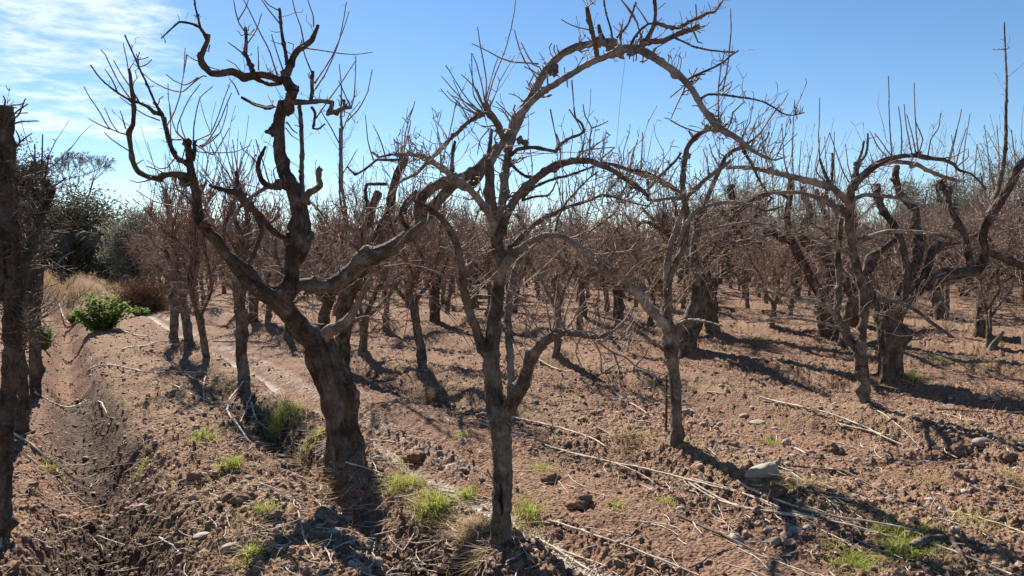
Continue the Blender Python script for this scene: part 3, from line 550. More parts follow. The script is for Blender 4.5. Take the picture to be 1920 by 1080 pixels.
B.add('limb', '528,552,16 548,538,15 568,534,14 599,538,15 624,534,16 646,519,17 668,503,17 693,488,18 712,478,18 740,462,16 752,452,15 780,430,15 800,405,15 815,385,14 830,368,13 850,346,12.5 880,325,12 910,298,10.5 935,270,9', .45, mat='limb_bark', spur=8, shoot=1.5, fissure=.15, wob=.02, label='long lower limb sweeping behind the slim tree')
B.add('branch', '790,415,11 786,388,12 790,372,12 808,354,12 830,342,12 850,336,11 868,330,8', -.25, mat='limb_bark', spur=16, shoot=3, burl=((783, 372, 13),))
B.add('branch', '855,345,9 880,350,10 900,328,9 912,310,7', .2, mat='limb_bark', spur=8)
B.add('branch', '770,440 758,420 750,400 762,375 775,362', .2, 5, 3, spur=14, shoot=4)
B.shoots(['620,534 632,500 628,470', '690,488 702,455 712,440', '715,476 745,458 770,430 800,408', '720,500 760,495 800,503 830,515', '700,490 735,480 765,462', '640,520 600,525 570,500', '660,600 690,592 720,610', '671,566 700,575 740,615', '560,535 520,510 495,500', '545,505 515,498 498,502'], 1.8, 1.0, .3, 14)
B.done()

# --- the young tree with the stake, second along
Ct = Tree('fruit_tree', (1266, 845), 'slim bare tree standing beside a thin dark stake', 300, bark='limb_bark')
Ct.add('trunk', '1268,858,16 1267,842,14 1266,800,12.5 1264,760,12 1262,722,12.5 1260,690,13.5 1258,662,16 1258,635,17 1260,610,14', .0, flare=.3, spur=4, fissure=.15, knots=.6, cut=False, wob=.0)
Ct.add('limb', '1256,640,12 1245,611,11 1229,589,10 1210,570,10 1195,552,10.5 1182,536,8 1170,523,7.5 1148,511,7 1123,495,6.5 1098,477,6 1079,461,5 1064,446,4', -.5, mat='pale_bark', spur=12, shoot=4, burl=((1204, 556, 12),))
Ct.add('limb', '1262,635,12 1273,614,13 1292,596,13 1303,572,12 1307,539,11 1304,508,10.5 1302,476,10 1306,442,9.5 1311,410,8.5 1320,385,7.5 1330,360,6.5 1342,335,6 1350,315,5.5 1360,295,5.5 1375,282,5 1390,277,4.5', .35, spur=12, shoot=3)
Ct.add('limb', '1258,630,10 1252,596,10 1254,555,8.5 1256,520,8 1268,490,8 1282,465,8.5 1286,432,8.5 1287,396,8 1283,375,7 1280,350,6.5 1281,320,6.5 1285,292,6.5 1289,277,6 1297,264,5.5 1310,251,5.5 1325,244,5 1340,240,5', -.3, spur=16, shoot=3, burl=((1287, 290, 9),))
Ct.add('limb', '1257,640,10 1252,600,9 1250,550,8 1251,500,7.5 1258,455,6.5 1270,425,6 1290,368,5 1310,347,4.8 1330,330,4.6 1350,317,4.4 1370,301,4', -.5, mat='young_bark', spur=22, shoot=5)
Ct.add('branch', '1284,372,5 1272,360,5 1250,345,5.5 1225,335,5 1200,327,5 1175,317,4.5 1150,312,3.5', -.25, mat='pale_bark', spur=30, shoot=5, ll=(.1, .35))
Ct.add('branch', '1287,375,4 1268,371,3.8 1240,374,3.6 1222,376,3.6 1205,358,4 1190,345,4 1175,338,4 1160,330,3.2', .25, mat='young_bark', spur=22, shoot=5)
Ct.add('branch', '1218,352 1237,330 1250,317 1265,302 1277,287', .15, 4, 3, spur=22, shoot=4)
Ct.add('branch', '1216,376 1214,345 1213,330', .1, 4, 3.4, spur=16)
Ct.add('branch', '1270,460,5 1275,443,5 1283,425,5 1295,407,5 1312,392,5 1335,384,5 1362,379,4.6 1387,380,4.2 1412,387,3.6 1435,395,3 1452,392,2.6 1470,385,2', -.4, mat='pale_bark', spur=14, shoot=4)
Ct.add('branch', '1298,483,6 1312,470,6.5 1330,460,7 1350,456,6 1375,455,5 1400,452,4 1425,440,3', -.35, mat='young_bark', spur=16, shoot=4)
Ct.add('branch', '1306,438 1330,430 1355,424 1380,419 1410,417 1440,421', -.3, 3.4, 2.5, mat='pale_bark', spur=14, shoot=3)
Ct.add('branch', '1270,609 1287,600 1307,600 1332,605 1354,611', -.4, 4.5, 2.6, mat='pale_bark', spur=8, shoot=2)
Ct.add('branch', '1250,662 1237,650 1216,636 1195,620 1176,611 1154,601 1132,595 1108,585', -.6, 5, 1.8, mat='young_bark', spur=14, shoot=3)
Ct.shoots(['1230,592 1215,560 1230,520 1262,480 1290,470', '1248,600 1290,540 1295,500', '1255,590 1265,545 1290,515', '1195,552 1150,535 1110,530 1060,515', '1170,523 1190,500 1220,480', '1270,560 1340,490 1370,470', '1195,550 1170,560 1140,550', '1300,480 1340,440 1380,430', '1310,440 1340,450 1375,470',
           '1220,380 1190,410 1160,400', '1200,358 1170,380 1152,370', '1285,445 1240,470 1200,480 1180,450', '1200,327 1203,290 1204,250 1204,247', '1180,318 1185,290 1196,262', '1330,330 1325,300 1318,280', '1350,315 1335,290 1330,270'], 1.8, 1.0, .3, 16)
for c in ('1250,600 1256,540 1270,480 1290,420', '1300,560 1305,480 1315,400 1345,330', '1195,552 1148,511 1098,477 1064,446', '1150,312 1200,327 1250,345 1284,372', '1280,470 1350,456 1425,440'):
    P, R, q, D, r = Ct.curve(c, -.2, 2, 2); C, rr, _ = resample(P, R, .04); twigs(Ct.crown, C, rr, 60, .06, .5, Ct.g, up=.5, r0=.0035, kink=.3, K=6, sub=2.0, subl=.07)
Ct.done()

# --- the slim tree further along with the double arch
Dt = Tree('fruit_tree', (1622, 770), 'slim leaning bare tree in front of the thick split trunk', 400, bark='limb_bark')
Dt.add('trunk', '1622,784,13 1622,768,12 1620,738,12 1616,695,13 1612,660,13.5 1614,640,11', 0, flare=.3, spur=3, fissure=.15, cut=False, wob=0)
Dt.add('limb', '1613,660,11 1616,622,10 1619,597,10 1617,545,10 1606,498,9.5 1600,474,9.5 1597,440,9.5 1594,405,10 1597,380,10 1596,356,10 1605,341,9.5 1620,327,8.5 1637,312,7.5 1657,300,7 1677,294,6 1700,291,5.5 1720,291,5.5 1735,294,5 1751,297,4.5 1772,300,4 1789,308,3.6 1798,319,3.2 1821,326,2.8 1838,342,2.4 1849,356,2', -.3, spur=14, shoot=2, burl=((1596, 352, 11), (1590, 372, 9), (1722, 289, 7)), ll=(.15, .6))
Dt.add('branch', '1606,343,6 1625,325,6 1645,310,5.5 1670,304,5.5 1690,305,5 1718,307,5 1737,317,4.6 1753,324,4.4 1767,331,4.2 1784,336,4 1800,340,3', .4, mat='pale_bark', spur=16, shoot=3)
Dt.add('branch', '1602,345,7 1605,322,7 1611,305,6.5', .05, spur=10, burl=((1606, 310, 8),))
Dt.add('branch', '1608,308 1617,280 1620,264', .05, 3, 2.4, spur=4)
Dt.add('branch', '1610,306 1622,292 1626,275 1627,250', .08, 3.2, 2.4, spur=4)
Dt.add('limb', '1596,395,7 1585,377,7.5 1560,352,8 1530,342,7.5 1505,335,7 1480,330,6.5 1452,324,6 1432,319,5.5 1410,315,5 1382,313,4.5 1362,316,3.5', -.6, mat='pale_bark', spur=10, shoot=2, burl=((1556, 346, 9), (1443, 318, 8)), ll=(.15, .5))
Dt.add('branch', '1556,345 1547,325 1537,298', .1, 4, 3, spur=6)
Dt.add('branch', '1560,347 1561,315 1561,287', .1, 3.4, 2.6, spur=4)
Dt.add('limb', '1592,398,7 1578,392,8 1567,388,8 1550,377,7.5 1537,371,7 1520,366,5 1500,361,4 1470,360,4 1445,362,3.6 1420,367,3', .4, mat='young_bark', spur=10, shoot=3, burl=((1546, 366, 9), (1574, 390, 10)))
Dt.add('limb', '1592,392,6 1605,372,5 1620,366,4.6 1645,366,4.4 1670,370,4.2 1695,375,4 1720,382,3.6 1735,388,3', -.5, mat='pale_bark', spur=10, shoot=3)
Dt.add('branch', '1603,462,6 1615,452,6 1632,445,6 1657,437,5.5 1685,434,5 1710,435,4.6 1735,437,4.4 1765,442,4 1785,446,3', -.5, mat='pale_bark', spur=6, shoot=1.5)
Dt.add('limb', '1614,665,10 1603,647,9.5 1586,624,9.5 1574,604,10 1567,586,10 1573,562,7.5 1574,535,7 1573,511,7 1570,480,6.5 1574,455,6 1575,420,6 1581,400,5', .25, spur=10, shoot=2)
Dt.add('branch', '1572,600,6 1556,580,5.5 1542,571,5 1524,564,4.6 1496,560,4.2 1466,554,3.8 1438,547,3.4 1415,540,2.6', -.5, mat='pale_bark', spur=10, shoot=3)
Dt.add('branch', '1582,620 1562,612 1542,606 1512,600 1481,597 1451,597 1420,603 1400,605', -.8, 4, 2, mat='pale_bark', spur=8, shoot=2)
Dt.add('branch', '1599,478 1580,470 1560,459 1540,451 1520,444 1495,436 1470,429 1442,421', -.6, 4.2, 2.4, mat='pale_bark', spur=10, shoot=2)
Dt.add('branch', '1614,590,5 1625,574,5 1640,564,4.6 1658,562,4.6 1683,565,4.6 1704,575,4.4 1726,587,4.2 1750,606,4.4 1771,621,4 1788,633,2.5', -.7, mat='limb_bark', spur=18, shoot=3)
Dt.shoots(['1555,350 1530,320 1555,250', '1537,300 1535,260 1537,182', '1665,297 1650,280 1637,258 1630,245', '1672,293 1655,270 1640,250', '1690,292 1690,240 1685,200', '1672,294 1668,230 1666,142', '1710,290 1700,240 1695,195', '1718,290 1710,250 1700,215', '1722,290 1716,220 1714,155', '1722,290 1730,262 1716,225',
           '1740,293 1745,262 1760,240 1764,212', '1780,303 1790,265 1803,205', '1792,310 1800,280 1812,240', '1795,312 1815,295 1815,278', '1760,298 1790,293 1812,280', '1640,312 1632,290', '1597,350 1580,320 1555,248', '1600,345 1590,310 1585,270', '1480,330 1470,300 1467,240', '1430,318 1427,290 1432,250', '1600,360 1625,345 1660,350', '1440,318 1434,280 1425,245'], 1.6, .9, .4, 6)
for c in ('1596,395 1530,342 1452,324 1362,316', '1600,474 1597,400 1605,341 1700,291 1789,308', '1567,588 1500,561 1420,542', '1616,600 1700,575 1780,630'):
    P, R, q, D, r = Dt.curve(c, -.2, 2, 2); C, rr, _ = resample(P, R, .04); twigs(Dt.crown, C, rr, 70, .1, .6, Dt.g, up=.6, r0=.0035, kink=.3, K=6, sub=2.0, subl=.07)
Dt.done()

# --- the thick split trunk with dark stub-ended limbs
E = Tree('fruit_tree', (1665, 715), 'massive dark old trunk with twisted split bark and knobbly stub limbs', 500, bark='old_bark')
E.add('trunk', '1667,735,28 1666,712,25 1667,690,23 1666,660,23 1665,625,23 1664,604,20 1664,585,15 1664,566,9', 0, flare=.3, spur=0, fissure=.2, rough=.16, knots=.8, cut=False, wob=0)
E.add('limb', '1672,650,13 1678,610,16 1682,585,18 1697,557,17 1719,540,15 1744,527,15 1771,517,14 1802,511,12.5 1829,507,12 1842,490,11 1845,466,10.5 1843,445,10 1848,425,10 1859,406,10 1873,384,10 1889,360,10 1901,336,10 1906,318,9 1922,301,9 1940,285,8', -.4, spur=10, shoot=3, knots=1, fissure=.17)
E.add('branch', '1852,425,6 1857,394,6 1868,370,6 1878,328,5 1885,289,4.5 1886,230,3.4 1887,150,2.4 1883,42,1.4', .15, mat='limb_bark', spur=5, shoot=1)
E.add('branch', '1845,470 1870,480 1895,492 1925,500', .6, 9, 8, spur=8, shoot=4)
E.add('limb', '1660,650,13 1656,610,15 1650,585,16 1643,568,14 1634,548,12 1624,520,11 1630,495,10 1650,470,8 1690,440,7', .4, spur=8, shoot=4)
E.add('limb', '1690,555,14 1705,520,12 1720,490,11 1721,464,11 1719,440,10 1718,417,10 1715,392,9.5 1699,376,8.5 1686,361,8 1680,341,8.5 1678,326,8 1682,311,6.5', .5, spur=14, shoot=3, knots=1.5, burl=((1678, 335, 9), (1681, 320, 8)))
E.add('limb', '1700,552,9 1700,500,8.5 1688,450,8 1674,424,8 1656,396,7.5 1646,373,8.5 1646,345,6', .2, spur=10, shoot=3, burl=((1646, 370, 10),))
E.add('limb', '1825,510,8 1812,470,8 1807,443,8 1793,413,7.5 1782,391,7 1778,372,6.5 1783,350,5.5', .3, spur=10, shoot=3)
E.add('branch', '1778,380 1772,362 1765,345', .1, 6, 5, spur=20, shoot=4, burl=((1765, 346, 11),))
E.add('limb', '1722,540,9 1740,505,9 1751,470,9.5 1772,460,9.5 1793,452,10 1819,439,10 1838,432,8', .6, spur=8, shoot=3)
for c in ('1700,550 1770,517 1830,507 1845,460', '1640,560 1690,500 1718,420', '1850,430 1890,360 1920,300', '1751,470 1820,440 1860,400', '1650,440 1720,430 1800,440'):
    P, R, q, D, r = E.curve(c, .4, 2, 2); C, rr, _ = resample(P, R, .06); twigs(E.crown, C, rr, 210, .1, .8, E.g, up=.55, r0=.0048, kink=.3, K=6, sub=2.0, subl=.08)
for x in list(range(1425, 1575, 13)) + list(range(1780, 1915, 15)):
    y0 = 400 + E.g.uniform(-30, 40); y1 = y0 - E.g.uniform(70, 190); E.add('shoot', f'{x},{y0} {x + E.g.uniform(-6, 6)},{(y0 + y1) / 2} {x + E.g.uniform(-14, 14)},{y1}', 0, 1.5, .7, d0=E.Y + E.g.uniform(.5, 3), spur=3)
E.done()

# --- the charred double trunk half hidden by the leaning tree
K = Tree('fruit_tree', (641, 694), 'dark bare tree half hidden behind the leaning trunk', 600, bark='old_bark')
K.add('trunk', '641,706,17 641,690,15 643,660,15 645,620,15.5 648,580,16 655,545,17 668,520,18', 0, flare=.3, spur=0, fissure=.17, cut=False)
K.add('limb', '662,535,18 682,500,19 700,465,19 714,440,17 729,412,10 735,385,9.5 736,362,9.5 746,326,10 757,302,10 757,290,9', -.3, spur=14, shoot=3, burl=((755, 296, 9),))
K.add('limb', '690,495,12 680,465,10 677,432,9.5 690,413,10 695,391,11 703,375,10 710,360,9', .3, spur=8, shoot=2)
K.add('branch', '690,400 687,372 685,357 688,346 705,345 726,345', -.1, 4.5, 3.6, spur=8)
K.add('branch', '690,418 672,432 652,424 648,402 645,375 642,350 641,300 640,250 640,188', -.25, 4.6, 2.6, mat='young_bark', spur=6, shoot=2.5, ll=(.3, .9))
K.add('branch', '650,422 641,395 637,365 637,300 637,240', .1, 3, 2, spur=4, shoot=2, ll=(.3, .8))
K.add('branch', '727,432,7 750,407,7 762,387,7 772,372,6 785,366,5', .2, spur=10, shoot=3)
K.add('branch', '752,300 725,300 705,300 685,317 667,327 650,312', -.3, 3.6, 2, spur=20, shoot=6, ll=(.2, .6))
K.add('branch', '755,292 735,289 710,295 698,285', .2, 3.2, 2, spur=20, shoot=6, ll=(.2, .6))
K.shoots(['640,190 640,160 636,120', '700,300 690,265 685,215', '725,300 712,260 700,235', '757,290 760,250 775,200 778,190', '755,292 768,240 770,225', '640,250 655,215 675,190', '637,270 615,230 600,205', '640,330 670,280', '646,400 620,375'], 1.5, .8, .3, 6)
K.done(mat='twig_bark')

# --- old trunk on the right behind, with a bend to the west
I = Tree('fruit_tree', (1555, 640), 'old dark trunk between the stake tree and the massive split trunk', 700, bark='old_bark')
I.add('trunk', '1556,652,20 1555,638,18 1553,615,17.5 1551,600,18 1548,580,18', 0, flare=.3, spur=0, fissure=.15, cut=False)
I.add('limb', '1545,590,13 1540,556,12 1524,526,11 1515,505,10 1500,480,10 1482,450,11 1465,447,10 1455,437,8 1430,440,6', -.4, spur=10, shoot=4)
I.add('limb', '1552,590,14 1560,540,13 1560,500,13 1545,470,14 1520,461,13 1500,440,9 1506,420,8 1518,400,7.5 1514,380,7 1507,365,6.5 1504,350,5', .5, spur=10, shoot=4)
I.add('branch', '1552,470 1553,430 1547,400 1537,380 1531,355', .2, 7.5, 4.5, spur=10, shoot=4)
I.add('branch', '1480,450 1477,405 1481,375 1483,347 1481,334', -.2, 8, 6, spur=16, shoot=4, burl=((1482, 355, 9),))
I.add('limb', '1556,585,9 1580,540,8 1590,500,7 1600,450,5', .4, spur=10, shoot=5)
for c in ('1430,440 1500,470 1550,500', '1520,461 1514,380 1504,350', '1440,420 1480,400 1530,380'):
    P, R, q, D, r = I.curve(c, .3, 2, 2); C, rr, _ = resample(P, R, .08); twigs(I.crown, C, rr, 170, .15, 1.0, I.g, up=.6, r0=.005, kink=.3, K=6, sub=1.5, subl=.12)
I.done()

# --- the trees cut by the west edge of the picture
Lg = 'trees along the wet ditch'
F1 = Tree('fruit_tree', (12, 1046), 'shaggy dark trunk with a cut top, beside the wet ditch', 800, bark='old_bark', twig='twig_bark')
F1.add('trunk', '2,1066,16 4,1040,15 5,960,14 6,880,14 10,800,14 13,740,15 17,680,16 21,620,18 22,560,18 20,500,19 18,440,19 16,380,19 14,330,18 12,280,18 10,240,16 8,200,15', .1, rough=.18, flare=.3, spur=9, shoot=1.5, fissure=.25, ll=(.1, .4), knots=2, wob=0)
F1.add('limb', '30,580,10 45,500,10 58,455,10 66,432,9 80,392,8.5 95,365,8 92,350,8 80,338,6', .3, spur=14, shoot=5, burl=((97, 358, 9), (86, 344, 9)), ll=(.1, .45))
F1.add('limb', '2,560,14 -8,500,13 -16,440,12 -22,380,10', -.2, spur=16, shoot=4)
F1.add('branch', '78,338 60,330 42,335 30,345', -.2, 5, 3, mat='young_bark', spur=20, shoot=7)
F1.shoots(['0,478 43,453 68,431', '12,232 30,210 52,195', '14,235 40,228 72,227', '15,230 35,215 48,185', '20,290 36,268 60,250', '18,283 34,275 38,262 30,245', '80,340 78,300 80,252', '82,340 88,310 92,290', '66,340 66,310 65,270', '95,357 108,345 125,332', '8,200 10,188 6,180', '24,460 60,470 100,465', '40,420 70,400 110,395', '30,345 40,332 46,312'], 2.2, 1.2, .2, 20)
for c in ('15,300 25,420 28,560 20,680', '60,330 95,360 60,450 45,520', '20,560 60,620 80,560'):
    P, R, q, D, r = F1.curve(c, -.1, 2, 2); C, rr, _ = resample(P, R, .03); twigs(F1.crown, C, rr, 75, .05, .32, F1.g, up=.3, r0=.003, kink=.4, K=6, sub=2.0, subl=.05)
F1.done('limb_bark')
F2 = Tree('fruit_tree', (44, 832), 'second trunk along the wet ditch, bending over to meet the shaggy one', 820, bark='old_bark', twig='twig_bark')
F2.add('trunk', '43,846,20 43,828,17 44,790,15 44,740,14.5 40,695,14 36,660,14 42,620,14 46,580,14 40,540,14 34,500,14', .0, flare=.3, spur=12, fissure=.17, wob=0)
F2.add('limb', '42,620,10 55,570,10 62,520,9 66,470,8 60,420,7 50,370,6 52,340,5', .3, spur=18, shoot=7, ll=(.15, .6))
F2.add('limb', '36,520,10 24,470,9 10,420,8 4,370,6', .3, spur=18, shoot=7, ll=(.15, .6))
F2.done('limb_bark')
F3 = Tree('fruit_tree', (67, 752), 'upright trunk behind the bending one at the wet ditch', 840, bark='old_bark', twig='twig_bark')
F3.add('trunk', '66,764,14 67,750,12 69,710,11.5 69,660,12 68,610,12.5 62,560,12 56,500,11 50,450,10 45,400,9', 0, flare=.3, spur=14, shoot=4, fissure=.17, wob=0)
F3.add('limb', '66,600,8 74,550,8 78,500,7 84,450,6 80,400,5 78,370,4', .3, spur=14, shoot=8, ll=(.2, .7))
F3.add('limb', '58,540,8 44,480,7 36,420,6 30,370,5 34,330,4', .3, spur=14, shoot=8, ll=(.2, .7))
F3.done('limb_bark')
for t_ in (F1, F2, F3): t_.root['group'] = Lg
# ------------------------------------------------------------------ procedural bare orchard trees
def grow(seed, style, near=False):
    """returns trunk MB, list of limb MBs, crown MB; origin at the base, about 3 m tall"""
    g = np.random.default_rng(seed); old = style == 'old'; narrow = style == 'narrow'
    ppm = 110 if near else 45
    fork = g.uniform(.75, 1.05) if old else g.uniform(.6, 1.05); r0 = g.uniform(.11, .17) if old else g.uniform(.055, .085)
    lean = g.normal(size=2) * (.12 if old else .07)
    tr = MB(); top = np.array([lean[0], lean[1], fork])
    tube(tr, [[0, 0, -.12], [lean[0] * .25 + g.normal() * .02, lean[1] * .25, fork * .35], [lean[0] * .7, lean[1] * .7, fork * .75], top], [r0 * 1.15, r0, r0 * .95, r0 * 1.05], ppm=ppm, flare=.18, fissure=.15 if old else .08, knots=.8, rough=.12, seed=seed, cut=False)
    limbs = []; cr = MB(); nl = int(g.integers(3, 5)) + (1 if old else 0) if not narrow else int(g.integers(3, 5)); a0 = g.random() * 6.28
    for k in range(nl):
        mb = MB(); a = a0 + k * 6.283 / nl + g.normal() * .25; out = g.uniform(.12, .3) if narrow else g.uniform(.45, .95); H = g.uniform(1.9, 2.75) - (0 if not old else .2)
        rl = r0 * (g.uniform(.42, .6) if old else g.uniform(.45, .62)); pts = [top - [0, 0, .08]]; n = 5
        for i in range(1, n + 1):
            f = i / n; o = out * (f ** .75) * (1 + g.normal() * .12)
            pts.append(np.array([top[0] + math.cos(a) * o + g.normal() * .06, top[1] + math.sin(a) * o + g.normal() * .06, fork + (H - fork) * f ** (1.15 if not narrow else 1) + g.normal() * .04]))
        C, rr = tube(mb, pts, np.linspace(rl, rl * .5, n + 1), ppm=ppm, knots=1.2, rough=.14, seed=seed + k * 7 + 1)
        if g.random() < .6: blob(mb, C[-1], rl * .75, seed=seed + k)
        # side limb, arching over
        cs = [(C, rr)]
        for q in range(2 if not narrow else 1):
            i = int(len(C) * g.uniform(.35, .8)); b = a + g.uniform(-1.3, 1.3); l = g.uniform(.5, 1.0) * (.5 if narrow else 1); p0 = C[i]; kind = g.random()
            zz_ = [.22, .38, .25] if kind < .55 else [.3, .65, 1.0]
            if narrow: zz_ = [.35, .7, 1.1]
            P = [p0] + [p0 + np.array([math.cos(b) * l * f + g.normal() * .04, math.sin(b) * l * f + g.normal() * .04, z * l]) for f, z in zip((.35, .7, 1.0), zz_)]
            cs.append(tube(mb, P, np.array([1, .85, .7, .5]) * rl * .5, ppm=ppm, knots=.8, rough=.12, seed=seed + k * 13 + q))
        d = (1.5 if near else 1.0)
        for C2, r2 in cs:
            Ln = float(np.linalg.norm(np.diff(C2, axis=0), axis=1).sum())
            twigs(cr, C2, r2, 30 * d * Ln, .04, .2, g, up=.3, r0=.0075, kink=.4, K=4, power=1.2)
            twigs(cr, C2, r2, (26 if narrow else 20) * d * Ln, .12, .45 if narrow else .8, g, up=.9 if not narrow else 1.6, along=.45, r0=.0078, kink=.13, curve=.35, K=6, sub=2.2, subl=.12, lo=.15)
            twigs(cr, C2, r2, (5 if narrow else 15) * d * Ln, .2, .45 if narrow else .9, g, up=.05, r0=.0078, kink=.22, curve=.1, K=6, sub=3, subl=.12, lo=.0, droop=.4)
        twigs(cr, C[-max(4, len(C) // 4):], rr, 11, .3, 1.2, g, up=2.4, along=.5, r0=.0070, kink=.08, curve=.15, K=6, sub=.6, subl=.05)
        twigs(cr, C, rr, 7, .3, .95, g, up=2.0, along=.4, r0=.0075, kink=.08, curve=.15, K=6, sub=1, subl=.08, lo=.45)
        limbs.append(mb)
    return tr, limbs, cr
PROT = {}
for st_, n, b, tw in (('young', 6, 'limb_bark', 'twig_bark'), ('old', 5, 'old_bark', 'twig_bark'), ('narrow', 4, 'limb_bark', 'red_twig')):
    for i in range(n):
        tr, lb, cr = grow(1000 + i * 31 + len(st_) * 977, st_)
        tm = tr.mesh('trunk', [M[b], M['cut_wood']]); lm = [l.mesh('limb', [M[b], M['cut_wood']]) for l in lb]; cm = cr.mesh('crown', [M[tw if i % 2 else ('red_twig' if st_ != 'old' else tw)], M['cut_wood']])
        PROT.setdefault(st_, []).append((tm, lm, cm))
PLACED = []
def put_tree(X, Y, style, var, label, group, rz=0.0, sc=1.0, simple=False, tilt=(0, 0)):
    z = float(base_h(X, Y)); r = empty('fruit_tree', (X, Y, z), label, 'tree', group, rz); r.scale = (sc, sc, sc * (1 + .06 * math.sin(X * 3 + Y)))
    r.rotation_euler = (tilt[0], tilt[1], rz)
    tm, lm, cm = PROT[style][var % len(PROT[style])]
    for me, nm in [(tm, 'trunk')] + [(l, 'limb') for l in lm] + [(cm, 'crown')]:
        o = bpy.data.objects.new(nm, me); COL.objects.link(o); o.parent = r
    PLACED.append((X, Y)); return r
for t_ in (A, B, Ct, Dt, E, K, I, F1, F2, F3): PLACED.append((t_.loc[0], t_.loc[1]))
hand = [((325, 637), 'narrow', 0, 1.02, 'farthest of the four narrow trees in line past the leaning tree'),
        ((355, 653), 'narrow', 1, .98, 'third narrow tree in line past the leaning tree, beside the brown bush'),
        ((388, 681), 'narrow', 2, 1.0, 'second narrow tree in line past the leaning tree, near the silty channel'),
        ((457, 718), 'narrow', 3, .92, 'slender tree forking low beside the silty channel, first past the leaning tree'),
        ((793, 700), 'young', 0, .95, 'small forked tree with a pile of straw at its foot'),
        ((680, 671), 'young', 1, .95, 'thin straight trunk seen just past the leaning tree'),
        ((725, 621), 'young', 2, 1.0, 'thin trunk between the leaning tree and the straw pile, one row back'),
        ((608, 612), 'old', 0, .95, 'stout trunk seen under the long lower limb of the leaning tree'),
        ((815, 606), 'old', 1, 1.0, 'stout trunk directly behind the small forked tree with straw at its foot'),
        ((1040, 676), 'young', 3, .85, 'thin bare tree behind the low elbow branch of the middle tree'),
        ((1284, 664), 'old', 2, 1.05, 'broad trunk directly behind the tree with the stake'),
        ((1340, 629), 'old', 3, 1.0, 'old hollow looking trunk over a patch of shade beyond the stake tree'),
        ((1449, 618), 'young', 4, .9, 'thin tree between the hollow looking trunk and the old dark trunk'),
        ((1853, 656), 'young', 5, .85, 'pale thin young tree with a slanting broken stub at its foot'),
        ((1838, 634), 'old', 4, 1.0, 'old trunk just behind the pale thin young tree'),
        ((500, 616), 'young', 2, .95, 'small tree seen through the fork behind the slender low-forking tree'),
        ((1160, 601), 'old', 1, .95, 'dark trunk seen in the gap between the middle tree and the stake tree'),
        ((1936, 655), 'old', 0, 1.05, 'old tree cut by the east edge of the picture, leaning inward'),
        ((1096, 600), 'young', 0, 1.0, 'thin trunk in the gap between the middle tree and the stake tree'),
        ((1600, 612), 'old', 3, 1.0, 'dark trunk behind the slim leaning tree'),
        ((1770, 602), 'old', 2, 1.05, 'dark trunk past the massive split trunk, third row beyond it'),
        ((540, 640), 'young', 1, .9, 'thin upright tree hidden behind the fork of the leaning tree'),
        ((1480, 596), 'young', 3, 1.0, 'far thin tree beside the old dark trunk')]
NARROW_G = 'narrow trees along the silty channel'
for (p, stl, v, sc, lab) in hand:
    X, Y, z = ground_px(*p); put_tree(X, Y, stl, v, lab, NARROW_G if stl == 'narrow' else 'bare orchard trees', rz=float(rng.random() * 6.28), sc=sc, tilt=(float(rng.normal() * .03), float(rng.normal() * .03)))
ORD = ['first', 'second', 'third', 'fourth', 'fifth', 'sixth', 'seventh', 'eighth', 'ninth', 'tenth']
cands = []
rows = [2.07, 4.45] + [6.9 + 2.43 * k for k in range(34)]
for k, tr_ in enumerate(rows):
    s = -20.0; stp = 2.65
    while s < 85:
        s += stp * float(rng.uniform(.85, 1.2)); X, Y = xy(s, tr_ + float(rng.normal() * .14))
        if Y < 5 or Y > 62 or abs(X) > .72 * Y + 1.2 or (k == 0 and s > 18): continue
        if Y < 10.5 or (Y < 14 and rng.random() < .45): continue
        if min(math.hypot(X - a, Y - b) for a, b in PLACED) < 1.7: continue
        if rng.random() < .07: continue
        cands.append((Y, X, k)); PLACED.append((X, Y))
cands.sort(); cnt = {}
ZONE = lambda X, Y: 'behind the leaning tree' if (px := X / Y * F + CX) < 720 else 'between the leaning and middle trees' if px < 930 else 'between the middle and stake trees' if px < 1250 else 'between the stake tree and the slim leaning one' if px < 1610 else 'beyond the massive split trunk'
budget = 300 - len(hand) - 10
far = cands[budget:]
for Y, X, k in cands[:budget]:
    stl = 'old' if rng.random() < (.32 if X > 3 else .14) else ('narrow' if rng.random() < .14 else 'young')
    zn = ZONE(X, Y)
    if Y < 30 and cnt.get((zn, k), 0) < 8:
        cnt[(zn, k)] = cnt.get((zn, k), 0) + 1
        lab = f'{ORD[cnt[(zn, k)] - 1]} {"stout" if stl == "old" else "thin"} tree back in row {["one","two","three","four","five","six","seven","eight","nine","ten","eleven","twelve","thirteen"][min(k, 12)]} {zn}'
    else: lab = f'bare tree in the crowded far rows {zn}'
    put_tree(X, Y, stl, int(rng.integers(0, 9)), lab, 'bare orchard trees' if Y < 30 and 'crowded' not in lab else 'far trees ' + zn, rz=float(rng.random() * 6.28), sc=float(rng.uniform(.92, 1.16)), tilt=(float(rng.normal() * .04), float(rng.normal() * .04)))
